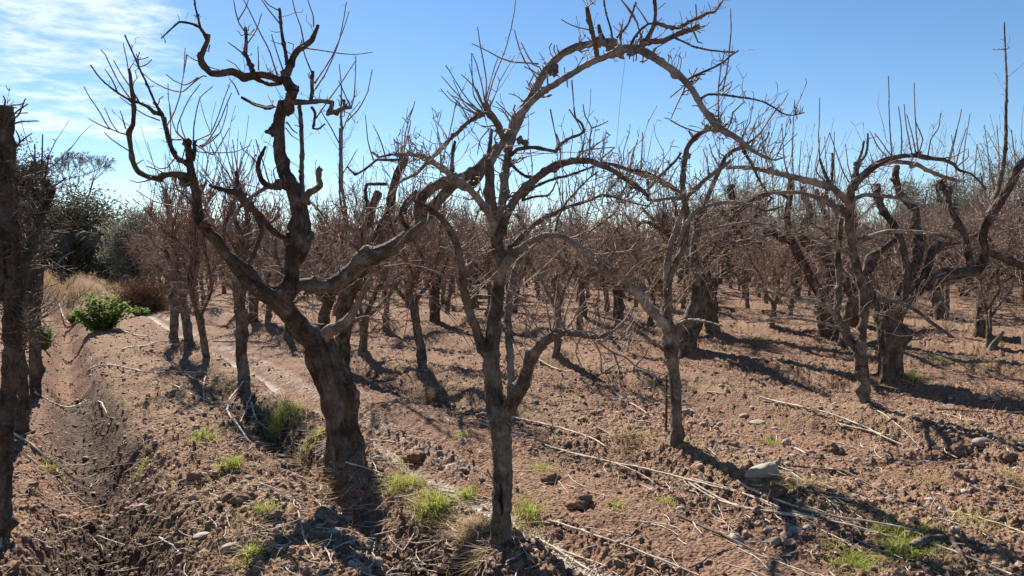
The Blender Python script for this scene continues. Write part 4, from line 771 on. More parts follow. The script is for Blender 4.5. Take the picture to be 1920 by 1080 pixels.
# everything past these rows reads as one brown mass
fm = MB(); g = np.random.default_rng(55)
spots = [(X, Y) for Y, X, k in far]
for k in range(52):
    for s in np.arange(20, 175, 2.9):
        X, Y = xy(s + g.normal() * .3, 2.07 + 2.43 * k + g.normal() * .2)
        if 62 < Y < 140 and abs(X) < .75 * Y + 4 and X > -.40 * Y: spots.append((X, Y))
sel = spots if len(spots) < 1100 else [spots[i] for i in g.choice(len(spots), 1100, False)]
for X, Y in sel:
    z = float(base_h(X, Y)); hgt = g.uniform(2.4, 3.1); P = []; R = []
    for k in range(5):
        a = g.random() * 6.28; o = g.uniform(.3, .9); P.append([[X, Y, z], [X + .1 * math.cos(a), Y, z + .7], [X + o * .6 * math.cos(a), Y + o * .6 * math.sin(a), z + 1.6], [X + o * math.cos(a), Y + o * math.sin(a), z + hgt * g.uniform(.8, 1.05)]]); R.append([.10, .08, .04, .02])
    P = np.array(P); batch(fm, P, np.array(R), 4)
    n = 130; a = g.integers(0, 5, n); f = g.random(n)[:, None]; b0 = P[a, 2] * (1 - f) + P[a, 3] * f; d = g.normal(size=(n, 3)); d[:, 2] = np.abs(d[:, 2]) + .5; d /= np.linalg.norm(d, axis=1)[:, None]; l = g.uniform(.2, .8, n)
    batch(fm, b0[:, None] + d[:, None] * (l[:, None] * np.array([0, .5, 1.]))[..., None], np.full((n, 3), .011) * np.array([1, .8, .5]), 3)
tag(fm.build('distant_orchard', [M['twig_bark'], M['cut_wood']]), 'brown mass of bare orchard trees far off along the horizon', 'trees', None, 'stuff')

# ------------------------------------------------------------------ bushes and far trees
def leaf_cloud(mb, c, rad, n, size, g, shape=1.0, asp=.35, clumps=60, csz=.22, droop=0.0):
    c = np.asarray(c, float); rad = np.asarray(rad, float)
    d = g.normal(size=(clumps, 3)); d /= np.linalg.norm(d, axis=1)[:, None]; cc = c + d * rad * (g.random(clumps)[:, None] ** .45) * g.uniform(.75, 1.12, (clumps, 1))
    w = g.random(clumps) ** 1.5 + .15; i = g.choice(clumps, n, p=w / w.sum())
    p = cc[i] + g.normal(size=(n, 3)) * (csz * rad.mean()) * g.uniform(.5, 1.2, clumps)[i][:, None]
    a = g.normal(size=(n, 3)); a[:, 2] = a[:, 2] * .8 + .4 - droop; a /= np.linalg.norm(a, axis=1)[:, None]; b = np.cross(a, g.normal(size=(n, 3))); b /= np.linalg.norm(b, axis=1)[:, None]
    l = size * g.uniform(.6, 1.4, n)[:, None]; w_ = l * asp
    V = np.stack([p, p + a * l * .5 + b * w_ * .5, p + a * l, p + a * l * .5 - b * w_ * .5], 1).reshape(-1, 3)
    mb.add(V, np.arange(4 * n).reshape(-1, 4))
def leafy(name, px, base_py, top_py, wpx, Y, label, mat, n, size, seed, trunk=True, cat='tree', group=None, asp=.35, stems=14, low=.25, bark='old_bark', clumps=60, csz=.22, twm=None):
    g = np.random.default_rng(seed); X = (px - CX) / F * Y; z = float(base_h(X, Y)); topz = float(at(px, top_py, Y)[2]); H = topz - z; W = wpx / F * Y / 2
    r = empty(name, (X, Y, z), label, cat, group); cr = MB(); tk = MB()
    leaf_cloud(cr, (0, 0, H * (low + (1 - low) / 2)), (W, W, H * (1 - low) / 2), n, size, g, asp=asp, clumps=clumps, csz=csz)
    for k in range(stems):
        a = g.random() * 6.28; f = g.random() ** .6; e = np.array([W * f * math.cos(a), W * f * math.sin(a), H * (low + (1 - low) * g.uniform(.3, .95))])
        tube(tk, [[.06 * math.cos(a) * W, .06 * math.sin(a) * W, -.1], e * [.25, .25, .4] + g.normal(size=3) * .05 * W, e], np.array([1, .7, .2]) * (.022 * H + .01), sides=6, ds=.25, rough=.08, seed=seed + k, ppm=30, cut=False)
    if twm:
        P, R, u = resample([[0, 0, H * low], [0, 0, H * .6], [0, 0, H * .9]], [.01] * 3, .1); twigs(cr, P * np.array([1, 1, 1.]), R, 260, W * .5, W * 1.15, g, up=.35, r0=.012, kink=.35, K=5, sub=2, subl=W * .35)
    o = cr.build('crown', [M[mat], M['cut_wood']]); o.parent = r; o = tk.build('trunk', [M[bark], M['cut_wood']]); o.parent = r; return r
leafy('olive_tree', 258, None, 392, 122, 46, 'round grey green olive tree beside the brown dry bush', 'olive_leaf', 26000, .17, 11, low=.0, asp=.3, clumps=150, csz=.17, twm=True)
leafy('olive_tree', 205, None, 420, 70, 49, 'lower grey olive bush in the gap beside the drooping palm', 'olive_leaf', 9000, .17, 12, low=.0, asp=.3)
leafy('evergreen_tree', 55, None, 262, 95, 52, 'dark narrow evergreen rising behind the shaggy trunk', 'dark_leaf', 22000, .2, 13, low=.0, asp=.4, clumps=140, csz=.14)
leafy('evergreen_tree', 145, None, 372, 190, 51, 'dark broad evergreen mass behind the drooping palm', 'dark_leaf', 26000, .26, 14, low=.0, asp=.3, clumps=130, csz=.2)
for i, (px, top, w, Y, lab) in enumerate([(1885, 292, 150, 52, 'tallest pale olive tree behind the east side of the orchard'), (1790, 322, 120, 54, 'middle pale olive tree behind the knobbly stub limbs'), (1715, 338, 90, 56, 'smaller pale olive tree behind the massive split trunk'),
                                        (1400, 348, 140, 58, 'pale olive tree behind the bent branches near the stake tree'), (1335, 362, 90, 60, 'narrow pale olive tree showing past the stake tree'), (1560, 385, 140, 60, 'low pale olive tree behind the slim leaning tree'), (1960, 330, 110, 50, 'pale olive tree at the east edge of the picture')]):
    leafy('olive_tree', px, None, top, w, Y, lab, 'olive_leaf', 15000, .2, 40 + i, low=.08, asp=.28, group='olive trees behind the orchard', clumps=120, csz=.17, twm=True)
# dry brown bush, green weeds
def brush(name, px, py, W, H, n, mat, label, seed, cat='bush', r0=.006):
    g = np.random.default_rng(seed); Y = 24.0; X = (px - CX) / F * Y; z = float(base_h(X, Y)); r = empty(name, (X, Y, z), label, cat); mb = MB()
    a = g.random(n) * 6.283; e = np.arccos(g.random(n) ** .8); d = np.stack([np.sin(e) * np.cos(a) * W / 2, np.sin(e) * np.sin(a) * W / 2, np.cos(e) * H], 1) * g.uniform(.55, 1.05, (n, 1))
    s = np.linspace(0, 1, 5); b0 = g.normal(size=(n, 3)) * [W * .12, W * .12, 0]
    P = b0[:, None] + d[:, None] * s[None, :, None] + np.cumsum(g.normal(size=(n, 5, 3)) * .03 * W, 1) * s[None, :, None]
    batch(mb, P, r0 * (1.2 - s)[None] * np.ones((n, 1)), 3)
    m = n * 5; i = g.integers(0, n, m); j = g.integers(2, 5, m); dd = g.normal(size=(m, 3)); dd[:, 2] = np.abs(dd[:, 2]); l = g.uniform(.08, .22, m) * W * .5
    batch(mb, P[i, j][:, None] + dd[:, None] * (l[:, None] * np.array([0, .3, .6]))[..., None], np.full((m, 3), r0 * .6), 3)
    o = mb.build('stems', [M[mat], M['cut_wood']]); o.parent = r; o['kind'] = 'stuff'; return r
brush('dry_bush', 266, 588, 1.75, 1.2, 1500, 'brown_brush', 'rounded brown dry bush at the end of the dirt track', 21, r0=.007)
def weed(px, py, W, H, n, size, label, seed, mat='green_leaf', Y=None, cat='plant', group=None, name='green_weed'):
    g = np.random.default_rng(seed); X, Yg, z = ground_px(px, py); r = empty(name, (X, Yg, z), label, cat, group); mb = MB(); sm = MB()
    ns = 60; a = g.random(ns) * 6.28; f = g.random(ns) ** .5; e = np.stack([W / 2 * f * np.cos(a), W / 2 * f * np.sin(a), H * (1.05 - .45 * f * f) * g.uniform(.7, 1.05, ns)], 1)
    s = np.linspace(0, 1, 5); P = (e * [.3, .3, 0])[:, None] + (e * [.7, .7, 1])[:, None] * s[None, :, None] + np.cumsum(g.normal(size=(ns, 5, 3)) * .02 * W, 1)
    batch(sm, P, np.full((ns, 5), .012) * (1.1 - s), 3)
    i = g.integers(0, ns, n); u = .08 + .92 * g.random(n); k = u * 4; j = np.minimum(k.astype(int), 3); w = (k - j)[:, None]; p = P[i, j] * (1 - w) + P[i, j + 1] * w
    d = g.normal(size=(n, 3)); d[:, 2] = d[:, 2] * .35 + .1; d /= np.linalg.norm(d, axis=1)[:, None]; b = np.cross(d, [0, 0, 1.0]); b /= np.linalg.norm(b, axis=1)[:, None] + 1e-9; l = size * g.uniform(.5, 1.3, n)[:, None]
    V = np.stack([p, p + d * l * .55 + b * l * .42, p + d * l - [0, 0, .12] * l, p + d * l * .55 - b * l * .42], 1).reshape(-1, 3); mb.add(V, np.arange(4 * n).reshape(-1, 4))
    o = mb.build('foliage', [M[mat], M['cut_wood']], smooth=False); o.parent = r; o = sm.build('stem', [M[mat], M['cut_wood']]); o.parent = r
weed(193, 619, 1.15, .82, 3400, .085, 'bright leafy green weed clump below the canal bank', 31)
weed(140, 606, .55, .42, 900, .06, 'small darker green weed in the hollow of the canal bank', 32)
weed(84, 655, .35, .5, 900, .055, 'green weed showing between the bending trunk and the bank', 33)
weed(263, 592, .6, .25, 900, .06, 'low round green weed in front of the brown dry bush', 34)
# bare tree with a fine fan of twigs and the overgrown palm
def fan_tree(px, top, wpx, Y, label, seed):
    g = np.random.default_rng(seed); X = (px - CX) / F * Y; z = float(base_h(X, Y)); H = float(at(px, top, Y)[2]) - z; W = wpx / F * Y
    r = empty('bare_tree', (X, Y, z), label, 'tree'); tk, cr = MB(), MB(); tube(tk, [[0, 0, -.2], [.1, 0, H * .2], [0, .05, H * .36]], [.22, .18, .15], ppm=25, seed=seed, cut=False); lim = []
    ends = [(np.array([0, .05, H * .36]), np.array([0, 0, 1.0]), .13, H * .3)]
    for lev in range(6):
        nx = []
        for p, d, rd, l in ends:
            for k in range((3, 3, 4, 4, 4, 4)[lev]):
                e = d * 1.0 + g.normal(size=3) * (.48 if lev else .62) * np.array([W / H * 1.5, W / H * 1.5, .55]) + np.array([0, 0, .12]); e /= np.linalg.norm(e); ll = l * g.uniform(.6, 1.05); m1 = p + e * ll * .5 + g.normal(size=3) * ll * .05; q = p + e * ll
                nx.append((np.stack([p, m1, q]), q, e, rd)); 
        P = np.stack([a[0] for a in nx]); R = np.array([a[3] for a in nx])[:, None] * np.array([.75, .62, .5])
        batch(tk if lev < 2 else cr, P, R, 5 if lev < 2 else 3)
        ends = [(q, e, max(rd * .52, .015), l_) for (P_, q, e, rd), l_ in zip(nx, [H * .3 * (.62 ** (lev + 1))] * len(nx))]
    o = tk.build('trunk', [M['limb_bark'], M['cut_wood']]); o.parent = r; o = cr.build('crown', [M['limb_bark'], M['cut_wood']]); o.parent = r
fan_tree(150, 285, 165, 60, 'bare grey tree with a fine fan of twigs above the drooping palm', 71)
def palm(px, base, top, wpx, Y, label, seed):
    g = np.random.default_rng(seed); X = (px - CX) / F * Y; z = float(base_h(X, Y)); H = float(at(px, top, Y)[2]) - z; W = wpx / F * Y / 2
    r = empty('palm_tree', (X, Y, z), label, 'palm'); tk = MB(); tube(tk, [[0, 0, -.2], [0, 0, H * .3], [0, 0, H * .45]], [.35, .3, .32], ppm=25, seed=seed, fissure=.2, cut=False)
    o = tk.build('trunk', [M['old_bark'], M['cut_wood']]); o.parent = r
    for k in range(84):
        mb = MB(); a = g.random() * 6.283; e = g.uniform(-.75, 1.25) if k > 20 else g.uniform(.5, 1.45); l = W * g.uniform(.8, 1.2); s = np.linspace(0, 1, 9); hz = np.array([math.cos(a), math.sin(a), 0])
        Pm = np.array([0, 0, H * .45]) + hz * (math.cos(e) * l * s)[:, None] + np.array([0, 0, 1.0]) * (math.sin(e) * l * s - l * .55 * (1 + .6 * (e > 0)) * s ** 2.0)[:, None]
        Pm[:, 2] = np.maximum(Pm[:, 2], .1); batch(mb, Pm[None], np.full((1, 9), .02) * (1.2 - s), 3)
        n = 44; u = np.repeat(np.linspace(.12, 1, n // 2), 2); side = np.tile([1, -1], n // 2); p = np.stack([np.interp(u, s, Pm[:, i]) for i in range(3)], 1); tt = np.gradient(p, axis=0); tt /= np.linalg.norm(tt, axis=1)[:, None] + 1e-9
        q = np.cross(tt, [0, 0, 1.0]); q /= np.linalg.norm(q, axis=1)[:, None] + 1e-9; d = q * side[:, None] * .8 + tt * .7 + np.array([0, 0, -.25]) + g.normal(size=(n, 3)) * .15; d /= np.linalg.norm(d, axis=1)[:, None]; ll = (l * .24 * (1.1 - .6 * u))[:, None]; b = tt * .045
        mb.add(np.stack([p - b, p + b, p + d * ll + b * .2, p + d * ll - b * .2], 1).reshape(-1, 3), np.arange(4 * n).reshape(-1, 4))
        o = mb.build('frond', [M['palm_leaf'], M['cut_wood']], smooth=False); o.parent = r
palm(145, 525, 346, 225, 48, 'dark overgrown palm with drooping dry fronds on the canal bank', 81)

for (px_, py_), o_ in zip(PLACED[:33], range(33)): MOUNDS.append((px_, py_, .05 + .05 * ((o_ * 37) % 10) / 10, .28))
# ------------------------------------------------------------------ ground sheet: fine in front of the camera, coarse elsewhere, out to the horizon
ang = np.concatenate([np.linspace(-180, -41, 90)[:-1], np.linspace(-41, 41, 1150), np.linspace(41, 180, 90)[1:]]); ang = np.radians(ang)
rad = [.4, .8, 1.3, 1.9, 2.5, 3.0, 3.3]
while rad[-1] < 1500: rad.append(rad[-1] + min(max(rad[-1] ** 2 / 1500, .011), 60 if rad[-1] > 300 else .04 * rad[-1]))
rad = np.array(rad); Rr, Aa = np.meshgrid(rad, ang, indexing='ij'); GX, GY = Rr * np.sin(Aa), Rr * np.cos(Aa); sh = GX.shape
GX, GY = GX.ravel(), GY.ravel(); GZ = np.where(np.hypot(GX, GY) < 70, full_h(GX, GY), base_h(GX, GY) * np.clip(1.4 - np.hypot(GX, GY) / 200, 0, 1))
gmb = MB(); na = sh[1]; i = np.arange(sh[0] - 1)[:, None] * na; j = np.arange(na - 1)[None]
gmb.add(np.stack([GX, GY, GZ], 1), np.stack([i + j, i + na + j, i + na + j + 1, i + j + 1], -1).reshape(-1, 4)[:, ::-1][:, [0, 1, 2, 3]])
gmb.add([[0, 0, float(base_h(0, 0))]], None, np.stack([np.arange(na - 1) - gmb.n, np.arange(1, na) - gmb.n, np.zeros(na - 1, int)], -1))
ground = gmb.build('ground', [M['soil']]); ground['kind'] = 'structure'
s_, t_ = st(GX, GY); dd = np.hypot(GX, GY)
def bump(t, c, w): return np.clip(1 - ((t - c) / w) ** 2, 0, 1)
nzz = .5 + fbm2(GX * .9, GY * .9, 3, 91); tw = t_ + .12 * fbm2(s_ * .35, t_ * .2, 2, 3)
wet = bump(tw, .25, .42) * (s_ < 12) * np.clip(nzz * 3, 0, 1) + bump(tw, 1.72, .24) * np.clip(nzz * 1.8 - .2, 0, 1) * (s_ < 9) + bump(tw, 3.82, .22) * np.clip(nzz * 1.5 - .3, 0, 1) * .8
silt = bump(tw, 2.42, .14) * np.clip(nzz * 3 - .55, 0, 1) + bump(tw, 2.72, .15) * (s_ > 5) * (.3 + .3 * np.sin((s_ + .5 * np.abs(t_ - 2.72)) * 2 * math.pi / .17)) + .2 * bump(tw, .27, .08) * np.clip(nzz * 3 - 1.4, 0, 1) * (s_ < 4)
strw = np.maximum.reduce([bump(tw, 1.1, .9) * .8, bump(tw, 4.4, .6), bump(tw, 2.1, .3)] + [bump(tw, 6.9 + 2.43 * k, .55) * .9 for k in range(12)]) * np.clip(1.2 - dd / 60, 0, 1)
far_green = np.zeros_like(dd)
colr = np.stack([np.clip(wet, 0, 1), np.clip(silt, 0, 1), np.clip(strw, 0, 1), np.ones_like(dd)], 1); colr = np.vstack([colr, [0, 0, 0, 1]])
ca_ = ground.data.color_attributes.new('soil', 'FLOAT_COLOR', 'POINT'); ca_.data.foreach_set('color', colr.astype(np.float32).ravel())

# ------------------------------------------------------------------ loose clods, pebbles, litter, dry grass: more than anyone could count
def ico():
    p = (1 + 5 ** .5) / 2; v = np.array([(-1, p, 0), (1, p, 0), (-1, -p, 0), (1, -p, 0), (0, -1, p), (0, 1, p), (0, -1, -p), (0, 1, -p), (p, 0, -1), (p, 0, 1), (-p, 0, -1), (-p, 0, 1)], float); v /= np.linalg.norm(v[0])
    f = [(0, 11, 5), (0, 5, 1), (0, 1, 7), (0, 7, 10), (0, 10, 11), (1, 5, 9), (5, 11, 4), (11, 10, 2), (10, 7, 6), (7, 1, 8), (3, 9, 4), (3, 4, 2), (3, 2, 6), (3, 6, 8), (3, 8, 9), (4, 9, 5), (2, 4, 11), (6, 2, 10), (8, 6, 7), (9, 8, 1)]
    v = list(v); out = []; mid = {}
    def m_(a, b):
        k = (min(a, b), max(a, b))
        if k not in mid: q = v[a] + v[b]; v.append(q / np.linalg.norm(q)); mid[k] = len(v) - 1
        return mid[k]
    for a, b, c in f:
        x, y, z = m_(a, b), m_(b, c), m_(c, a); out += [(a, x, z), (b, y, x), (c, z, y), (x, y, z)]
    return np.array(v), np.array(out)
IV, IF = ico()
def scatter_xy(n, g, rmin=3.6, rmax=26, p=1.0):
    r = rmin * (rmax / rmin) ** (g.random(n) ** p); a = np.radians(g.uniform(-42, 42, n)); return r * np.sin(a), r * np.cos(a), r
def rocks(mb, X, Y, size, g, flat=.75, sink=.3, lump=.22):
    n = len(X); z = full_h(X, Y); d = IV[None] * (1 + lump * g.normal(size=(n, len(IV), 1))); sc = size[:, None] * g.uniform(.7, 1.3, (n, 3)) * [1, 1, flat]
    a = g.random(n) * 6.283; c, s = np.cos(a)[:, None], np.sin(a)[:, None]; P = d * sc[:, None]; V = np.stack([P[..., 0] * c - P[..., 1] * s + X[:, None], P[..., 0] * s + P[..., 1] * c + Y[:, None], P[..., 2] + (z + size * flat * (.5 - sink))[:, None]], -1)
    mb.add(V.reshape(-1, 3), None, (IF[None] + (np.arange(n) * len(IV))[:, None, None]).reshape(-1, 3))
g = np.random.default_rng(5)
X, Y, r = scatter_xy(26000, g); tt = st(X, Y)[1]; keep = (np.abs(tt - 2.42) > .2) & (np.abs(tt - 3.05) > .3) & (g.random(len(X)) < .35 + .9 * vnoise2(X * .8 + 9, Y * .8, 41)); X, Y, r = X[keep], Y[keep], r[keep]
mb = MB(); rocks(mb, X, Y, .005 + .022 * g.random(len(X)) ** 4 + .0003 * r, g, lump=.16); tag(mb.build('soil_clods', M['clod'], smooth=False), 'loose crumbly red brown clods all over the tilled soil', 'soil', None, 'stuff')
X, Y, r = scatter_xy(5200, g); tt = st(X, Y)[1]; k = g.random(len(X)) < np.where(tt > 4.3, .75, .12) * (.25 + 1.3 * np.clip(vnoise2(X * .6, Y * .6, 77) - .25, 0, 1)); X, Y, r = X[k], Y[k], r[k]
mb = MB(); rocks(mb, X, Y, .006 + .02 * g.random(len(X)) ** 3 + .0004 * r, g, .65, .3, .06); tag(mb.build('gravel', M['pebble']), 'small pale pebbles strewn over the tilled soil', 'gravel', None, 'stuff')
def blades(mb, X, Y, Z, H, g, lean=.5, w=.004, K=4, m=0):
    n = len(X); a = g.random(n) * 6.283; l = H * g.uniform(.5, 1.2, n); ln = lean * g.uniform(.2, 1.6, n); s = np.linspace(0, 1, K)
    hx = (np.cos(a) * ln * l)[:, None] * s ** 1.6; hy = (np.sin(a) * ln * l)[:, None] * s ** 1.6; hz = l[:, None] * (s - .35 * np.minimum(ln, 1.4)[:, None] * s ** 2)
    P = np.stack([X[:, None] + hx, Y[:, None] + hy, Z[:, None] + hz], -1); b = a + g.uniform(.6, 2.5, n); ww = (w * g.uniform(.6, 1.4, n))[:, None] * (1 - s * .85)[None]; D = np.stack([np.cos(b)[:, None] * ww, np.sin(b)[:, None] * ww, 0 * ww], -1)
    V = np.stack([P - D, P + D], 2).reshape(-1, 3); o = (np.arange(n) * 2 * K)[:, None, None]; q = np.array([[2 * i, 2 * i + 1, 2 * i + 3, 2 * i + 2] for i in range(K - 1)])[None]
    mb.add(V, (o + q).reshape(-1, 4), m=m)
# straw on the banks
X, Y, r = scatter_xy(64000, g, 3.6, 34); tt = st(X, Y)[1]; row = np.maximum.reduce([np.exp(-((tt - 1.0) / .7) ** 2) * .5, np.exp(-((tt - 4.4) / .35) ** 2), np.exp(-((tt - 2.1) / .2) ** 2), np.exp(-((tt + .25) / .3) ** 2) * .7, np.exp(-((tt - 1.0) / .45) ** 2) * .6, np.exp(-((tt - 1.35) / .4) ** 2) * .6, .16 + 0 * tt] + [np.exp(-((tt - 6.9 - 2.43 * k) / .4) ** 2) for k in range(8)])
k = g.random(len(X)) < row * np.clip(vnoise2(X * 1.3, Y * 1.3, 123) * 2.2 - .6, 0, 1); X, Y, r = X[k], Y[k], r[k]
mb = MB(); blades(mb, X, Y, full_h(X, Y) - .005, .05 + .09 * g.random(len(X)), g, 1.6, .0022, 4); tag(mb.build('dry_grass', M['straw'], smooth=False), 'thin straw coloured dry grass lying along the furrow banks', 'dry grass', None, 'stuff')
X = -17 + 5 * g.normal(size=26000) * .6; Y = 25 + 6 * g.normal(size=26000) * .55; k = (vnoise2(X * .7, Y * .7, 222) > .4) & (base_h(X, Y) > .25); X, Y = X[k], Y[k]
mb = MB(); blades(mb, X, Y, full_h(X, Y) - .01, .12 + .3 * g.random(len(X)) ** 2, g, 1.0, .008, 4); o = tag(mb.build('dry_grass', M['straw'], smooth=False), 'pale dry grass covering the far canal bank', 'dry grass', None, 'stuff')
# leaf litter and twig litter
X, Y, r = scatter_xy(22000, g, 3.6, 20); tt = st(X, Y)[1]; k = g.random(len(X)) < np.maximum.reduce([np.exp(-((tt - 1.7) / .35) ** 2), np.exp(-((tt - .2) / .4) ** 2) * .8, np.exp(-((tt - 3.85) / .35) ** 2) * .8, .08 + 0 * tt]); X, Y, r = X[k], Y[k], r[k]
n = len(X); p = np.stack([X, Y, full_h(X, Y) + .006], 1); a = g.normal(size=(n, 3)); a[:, 2] *= .35; a /= np.linalg.norm(a, axis=1)[:, None]; b = np.cross(a, g.normal(size=(n, 3)) * [.5, .5, 1]); b /= np.linalg.norm(b, axis=1)[:, None]; l = g.uniform(.012, .035, n)[:, None]
mb = MB(); mb.add(np.stack([p - a * l, p + b * l * .45 + [0, 0, .004], p + a * l, p - b * l * .45 + [0, 0, .004]], 1).reshape(-1, 3), np.arange(4 * n).reshape(-1, 4)); tag(mb.build('leaf_litter', M['leaf_litter'], smooth=False), 'dark curled dead leaves gathered in the furrows', 'leaf litter', None, 'stuff')
X, Y, r = scatter_xy(5200, g, 3.6, 26); tt = st(X, Y)[1]; k = g.random(len(X)) < .35 + np.exp(-((tt - 1.6) / .8) ** 2); X, Y, r = X[k], Y[k], r[k]
n = len(X); a = g.normal(AL, 1.0, n); l = g.uniform(.05, .45, n) ** 1.2; s = np.linspace(-.5, .5, 6); P = np.zeros((n, 6, 3)); bend = g.normal(size=n) * .35
ca2 = a[:, None] + bend[:, None] * s; P[..., 0] = X[:, None] - np.sin(ca2) * l[:, None] * s; P[..., 1] = Y[:, None] + np.cos(ca2) * l[:, None] * s
hz = full_h(P[..., 0].ravel(), P[..., 1].ravel()).reshape(n, 6); hz = (hz + hz.mean(1, keepdims=True) * 2 + hz.max(1, keepdims=True)) / 4; P[..., 2] = hz + .006 + g.normal(size=(n, 6)) * .003
mb = MB(); batch(mb, P, np.full((n, 6), .0028) * g.uniform(.6, 1.5, (n, 1)), 4); tag(mb.build('twig_litter', M['cane'], smooth=True), 'short broken twigs littering the ground', 'twig litter', None, 'stuff')

# ------------------------------------------------------------------ grass tufts
def tuft(px, py, wpx, H, n, label, seed, name='grass_tuft', mat='grass_blade', lean=.6, cat='grass tuft', w=.0042):
    g = np.random.default_rng(seed); X, Y, z = ground_px(px, py); W = wpx / F * Y / 2; H = H * .8 * min(1.0, (py - 540) / (py - 490) * 1.05)
    n = int(n * 2.0); nc = 9 if wpx < 86 else 26; cl = g.normal(size=(nc, 2)) * W * .55; ci = g.integers(0, nc, n); x = cl[ci, 0] + g.normal(size=n) * W * (.24 if wpx < 86 else .14); y = cl[ci, 1] * 1.4 + g.normal(size=n) * W * (.3 if wpx < 86 else .2); zz = full_h(X + x, Y + y) - .01; mb = MB()
    if mat == 'grass_blade': k = n // 3; blades(mb, X + x[:k] * 1.25, Y + y[:k] * 1.25, full_h(X + x[:k] * 1.25, Y + y[:k] * 1.25) - .01, np.full(k, H * .8), g, lean * 2.2, w * .7, 6, m=1)
    blades(mb, X + x, Y + y, zz, H * np.clip(1.1 - .35 * (x * x + y * y) / (W * W * .5), .3, 1.1), g, lean * 1.5, w * .8, 6); o = mb.build(name if wpx <= 79 else {'grass_tuft': 'low_grass', 'straw_clump': 'dry_grass'}[name], [M[mat], M['straw']], smooth=False, origin=np.array([X, Y, z])); tag(o, label, cat, 'grass tufts' if mat == 'grass_blade' else 'straw clumps', 'stuff' if wpx > 79 else None)
T_ = [(528, 792, 75, .34, 300, 'tall bright grass tuft on the bank just before the leaning tree'), (383, 822, 50, .14, 200, 'short yellow green grass tuft on the track, highest of the pair there'), (430, 884, 50, .15, 200, 'bright grass tuft on the track below the yellow green one'),
      (590, 838, 55, .14, 180, 'grass tuft at the foot of the leaning trunk'), (760, 912, 70, .17, 330, 'dense grass tuft in the sun at the trunk shadow edge'), (812, 958, 75, .17, 330, 'grass tuft between the leaning tree shadow and the middle trunk'), (870, 935, 55, .13, 180, 'low grass tuft beside the silt near the middle trunk'),
      (475, 1048, 55, .1, 130, 'short grass tuft at the bottom edge of the track'), (745, 872, 40, .12, 90, 'small grass tuft behind the dense one, at the channel'), (1020, 880, 60, .08, 110, 'thin grass patch past the middle trunk toward the canes'), (1148, 952, 40, .1, 60, 'single thin grass tuft in the shaded furrow'),
      (1700, 1010, 170, .07, 1100, 'wide low grass patch in the corner by the forked dead branch'), (1590, 1050, 150, .065, 900, 'low grass patch under the long canes at the bottom edge'), (1690, 1036, 80, .1, 420, 'brightest grass tuft beside the forked dead branch'), (1850, 985, 150, .05, 330, 'sparse yellow grass at the eastern edge'),
      (1715, 708, 45, .24, 120, 'grass tuft at the foot of the massive split trunk'), (1735, 672, 80, .1, 120, 'low green grass behind the massive split trunk'), (1415, 640, 70, .22, 180, 'dark green grass in the shade of the hollow looking trunk'), (1840, 686, 90, .12, 110, 'thin green grass on the shaded furrow beyond the split trunk'),
      (860, 822, 25, .1, 50, 'tiny grass tuft on the smooth strip between two trunks'), (1445, 832, 40, .1, 70, 'tiny grass tuft among the stones below the long canes'), (265, 892, 25, .1, 40, 'tiny grass tuft in the middle of the track'), (500, 970, 60, .09, 110, 'thin grass at the track edge before the leaf-filled trench'),
      (300, 580, 40, .35, 90, 'yellowish grass beside the brown dry bush'), (95, 880, 50, .1, 110, 'dark grass in the shade of the wet ditch'), (1485, 800, 25, .09, 40, 'tiny grass tuft on the open tilled strip'), (985, 985, 60, .3, 90, 'reddish green weed stalks at the foot of the middle trunk'), (1250, 945, 60, .07, 90, 'low grass between two long canes')]
for i, a in enumerate(T_): tuft(*a, seed=900 + i)
S_ = [(808, 745, 55, .26, 1100, 'heap of dry straw at the foot of the small forked tree'), (890, 1000, 84, .10, 800, 'mat of golden straw lying against the middle trunk'), (900, 1062, 80, .08, 260, 'pale straw tuft at the very foot of the middle trunk'), (1190, 830, 110, .12, 330, 'straw on the bank near the stake'), (1510, 920, 80, .2, 240, 'drooping straw on the clod bank under the bundle of canes'),
      (1730, 905, 70, .15, 220, 'straw tuft past the bundle of canes'), (420, 735, 60, .18, 600, 'golden straw below the slender low-forking tree'), (560, 880, 40, .1, 120, 'straw in the leaf-filled trench by the leaning trunk'), (120, 545, 120, .5, 260, 'dry grass on top of the canal bank'), (250, 570, 60, .3, 150, 'yellow dry grass at the end of the track'),
      (640, 900, 60, .12, 240, 'trampled straw in the trunk shadow of the leaning tree'), (380, 700, 60, .14, 200, 'straw around the second narrow tree'), (1900, 900, 60, .16, 160, 'straw heap at the east edge'), (1000, 870, 160, .06, 300, 'straw scatter on the bank past the middle trunk')]
for i, (a, b, c_, d, e, f) in enumerate(S_): tuft(a, b, c_, d, e, f, 950 + i, 'straw_clump', 'straw', 1.5, 'straw', .0030)

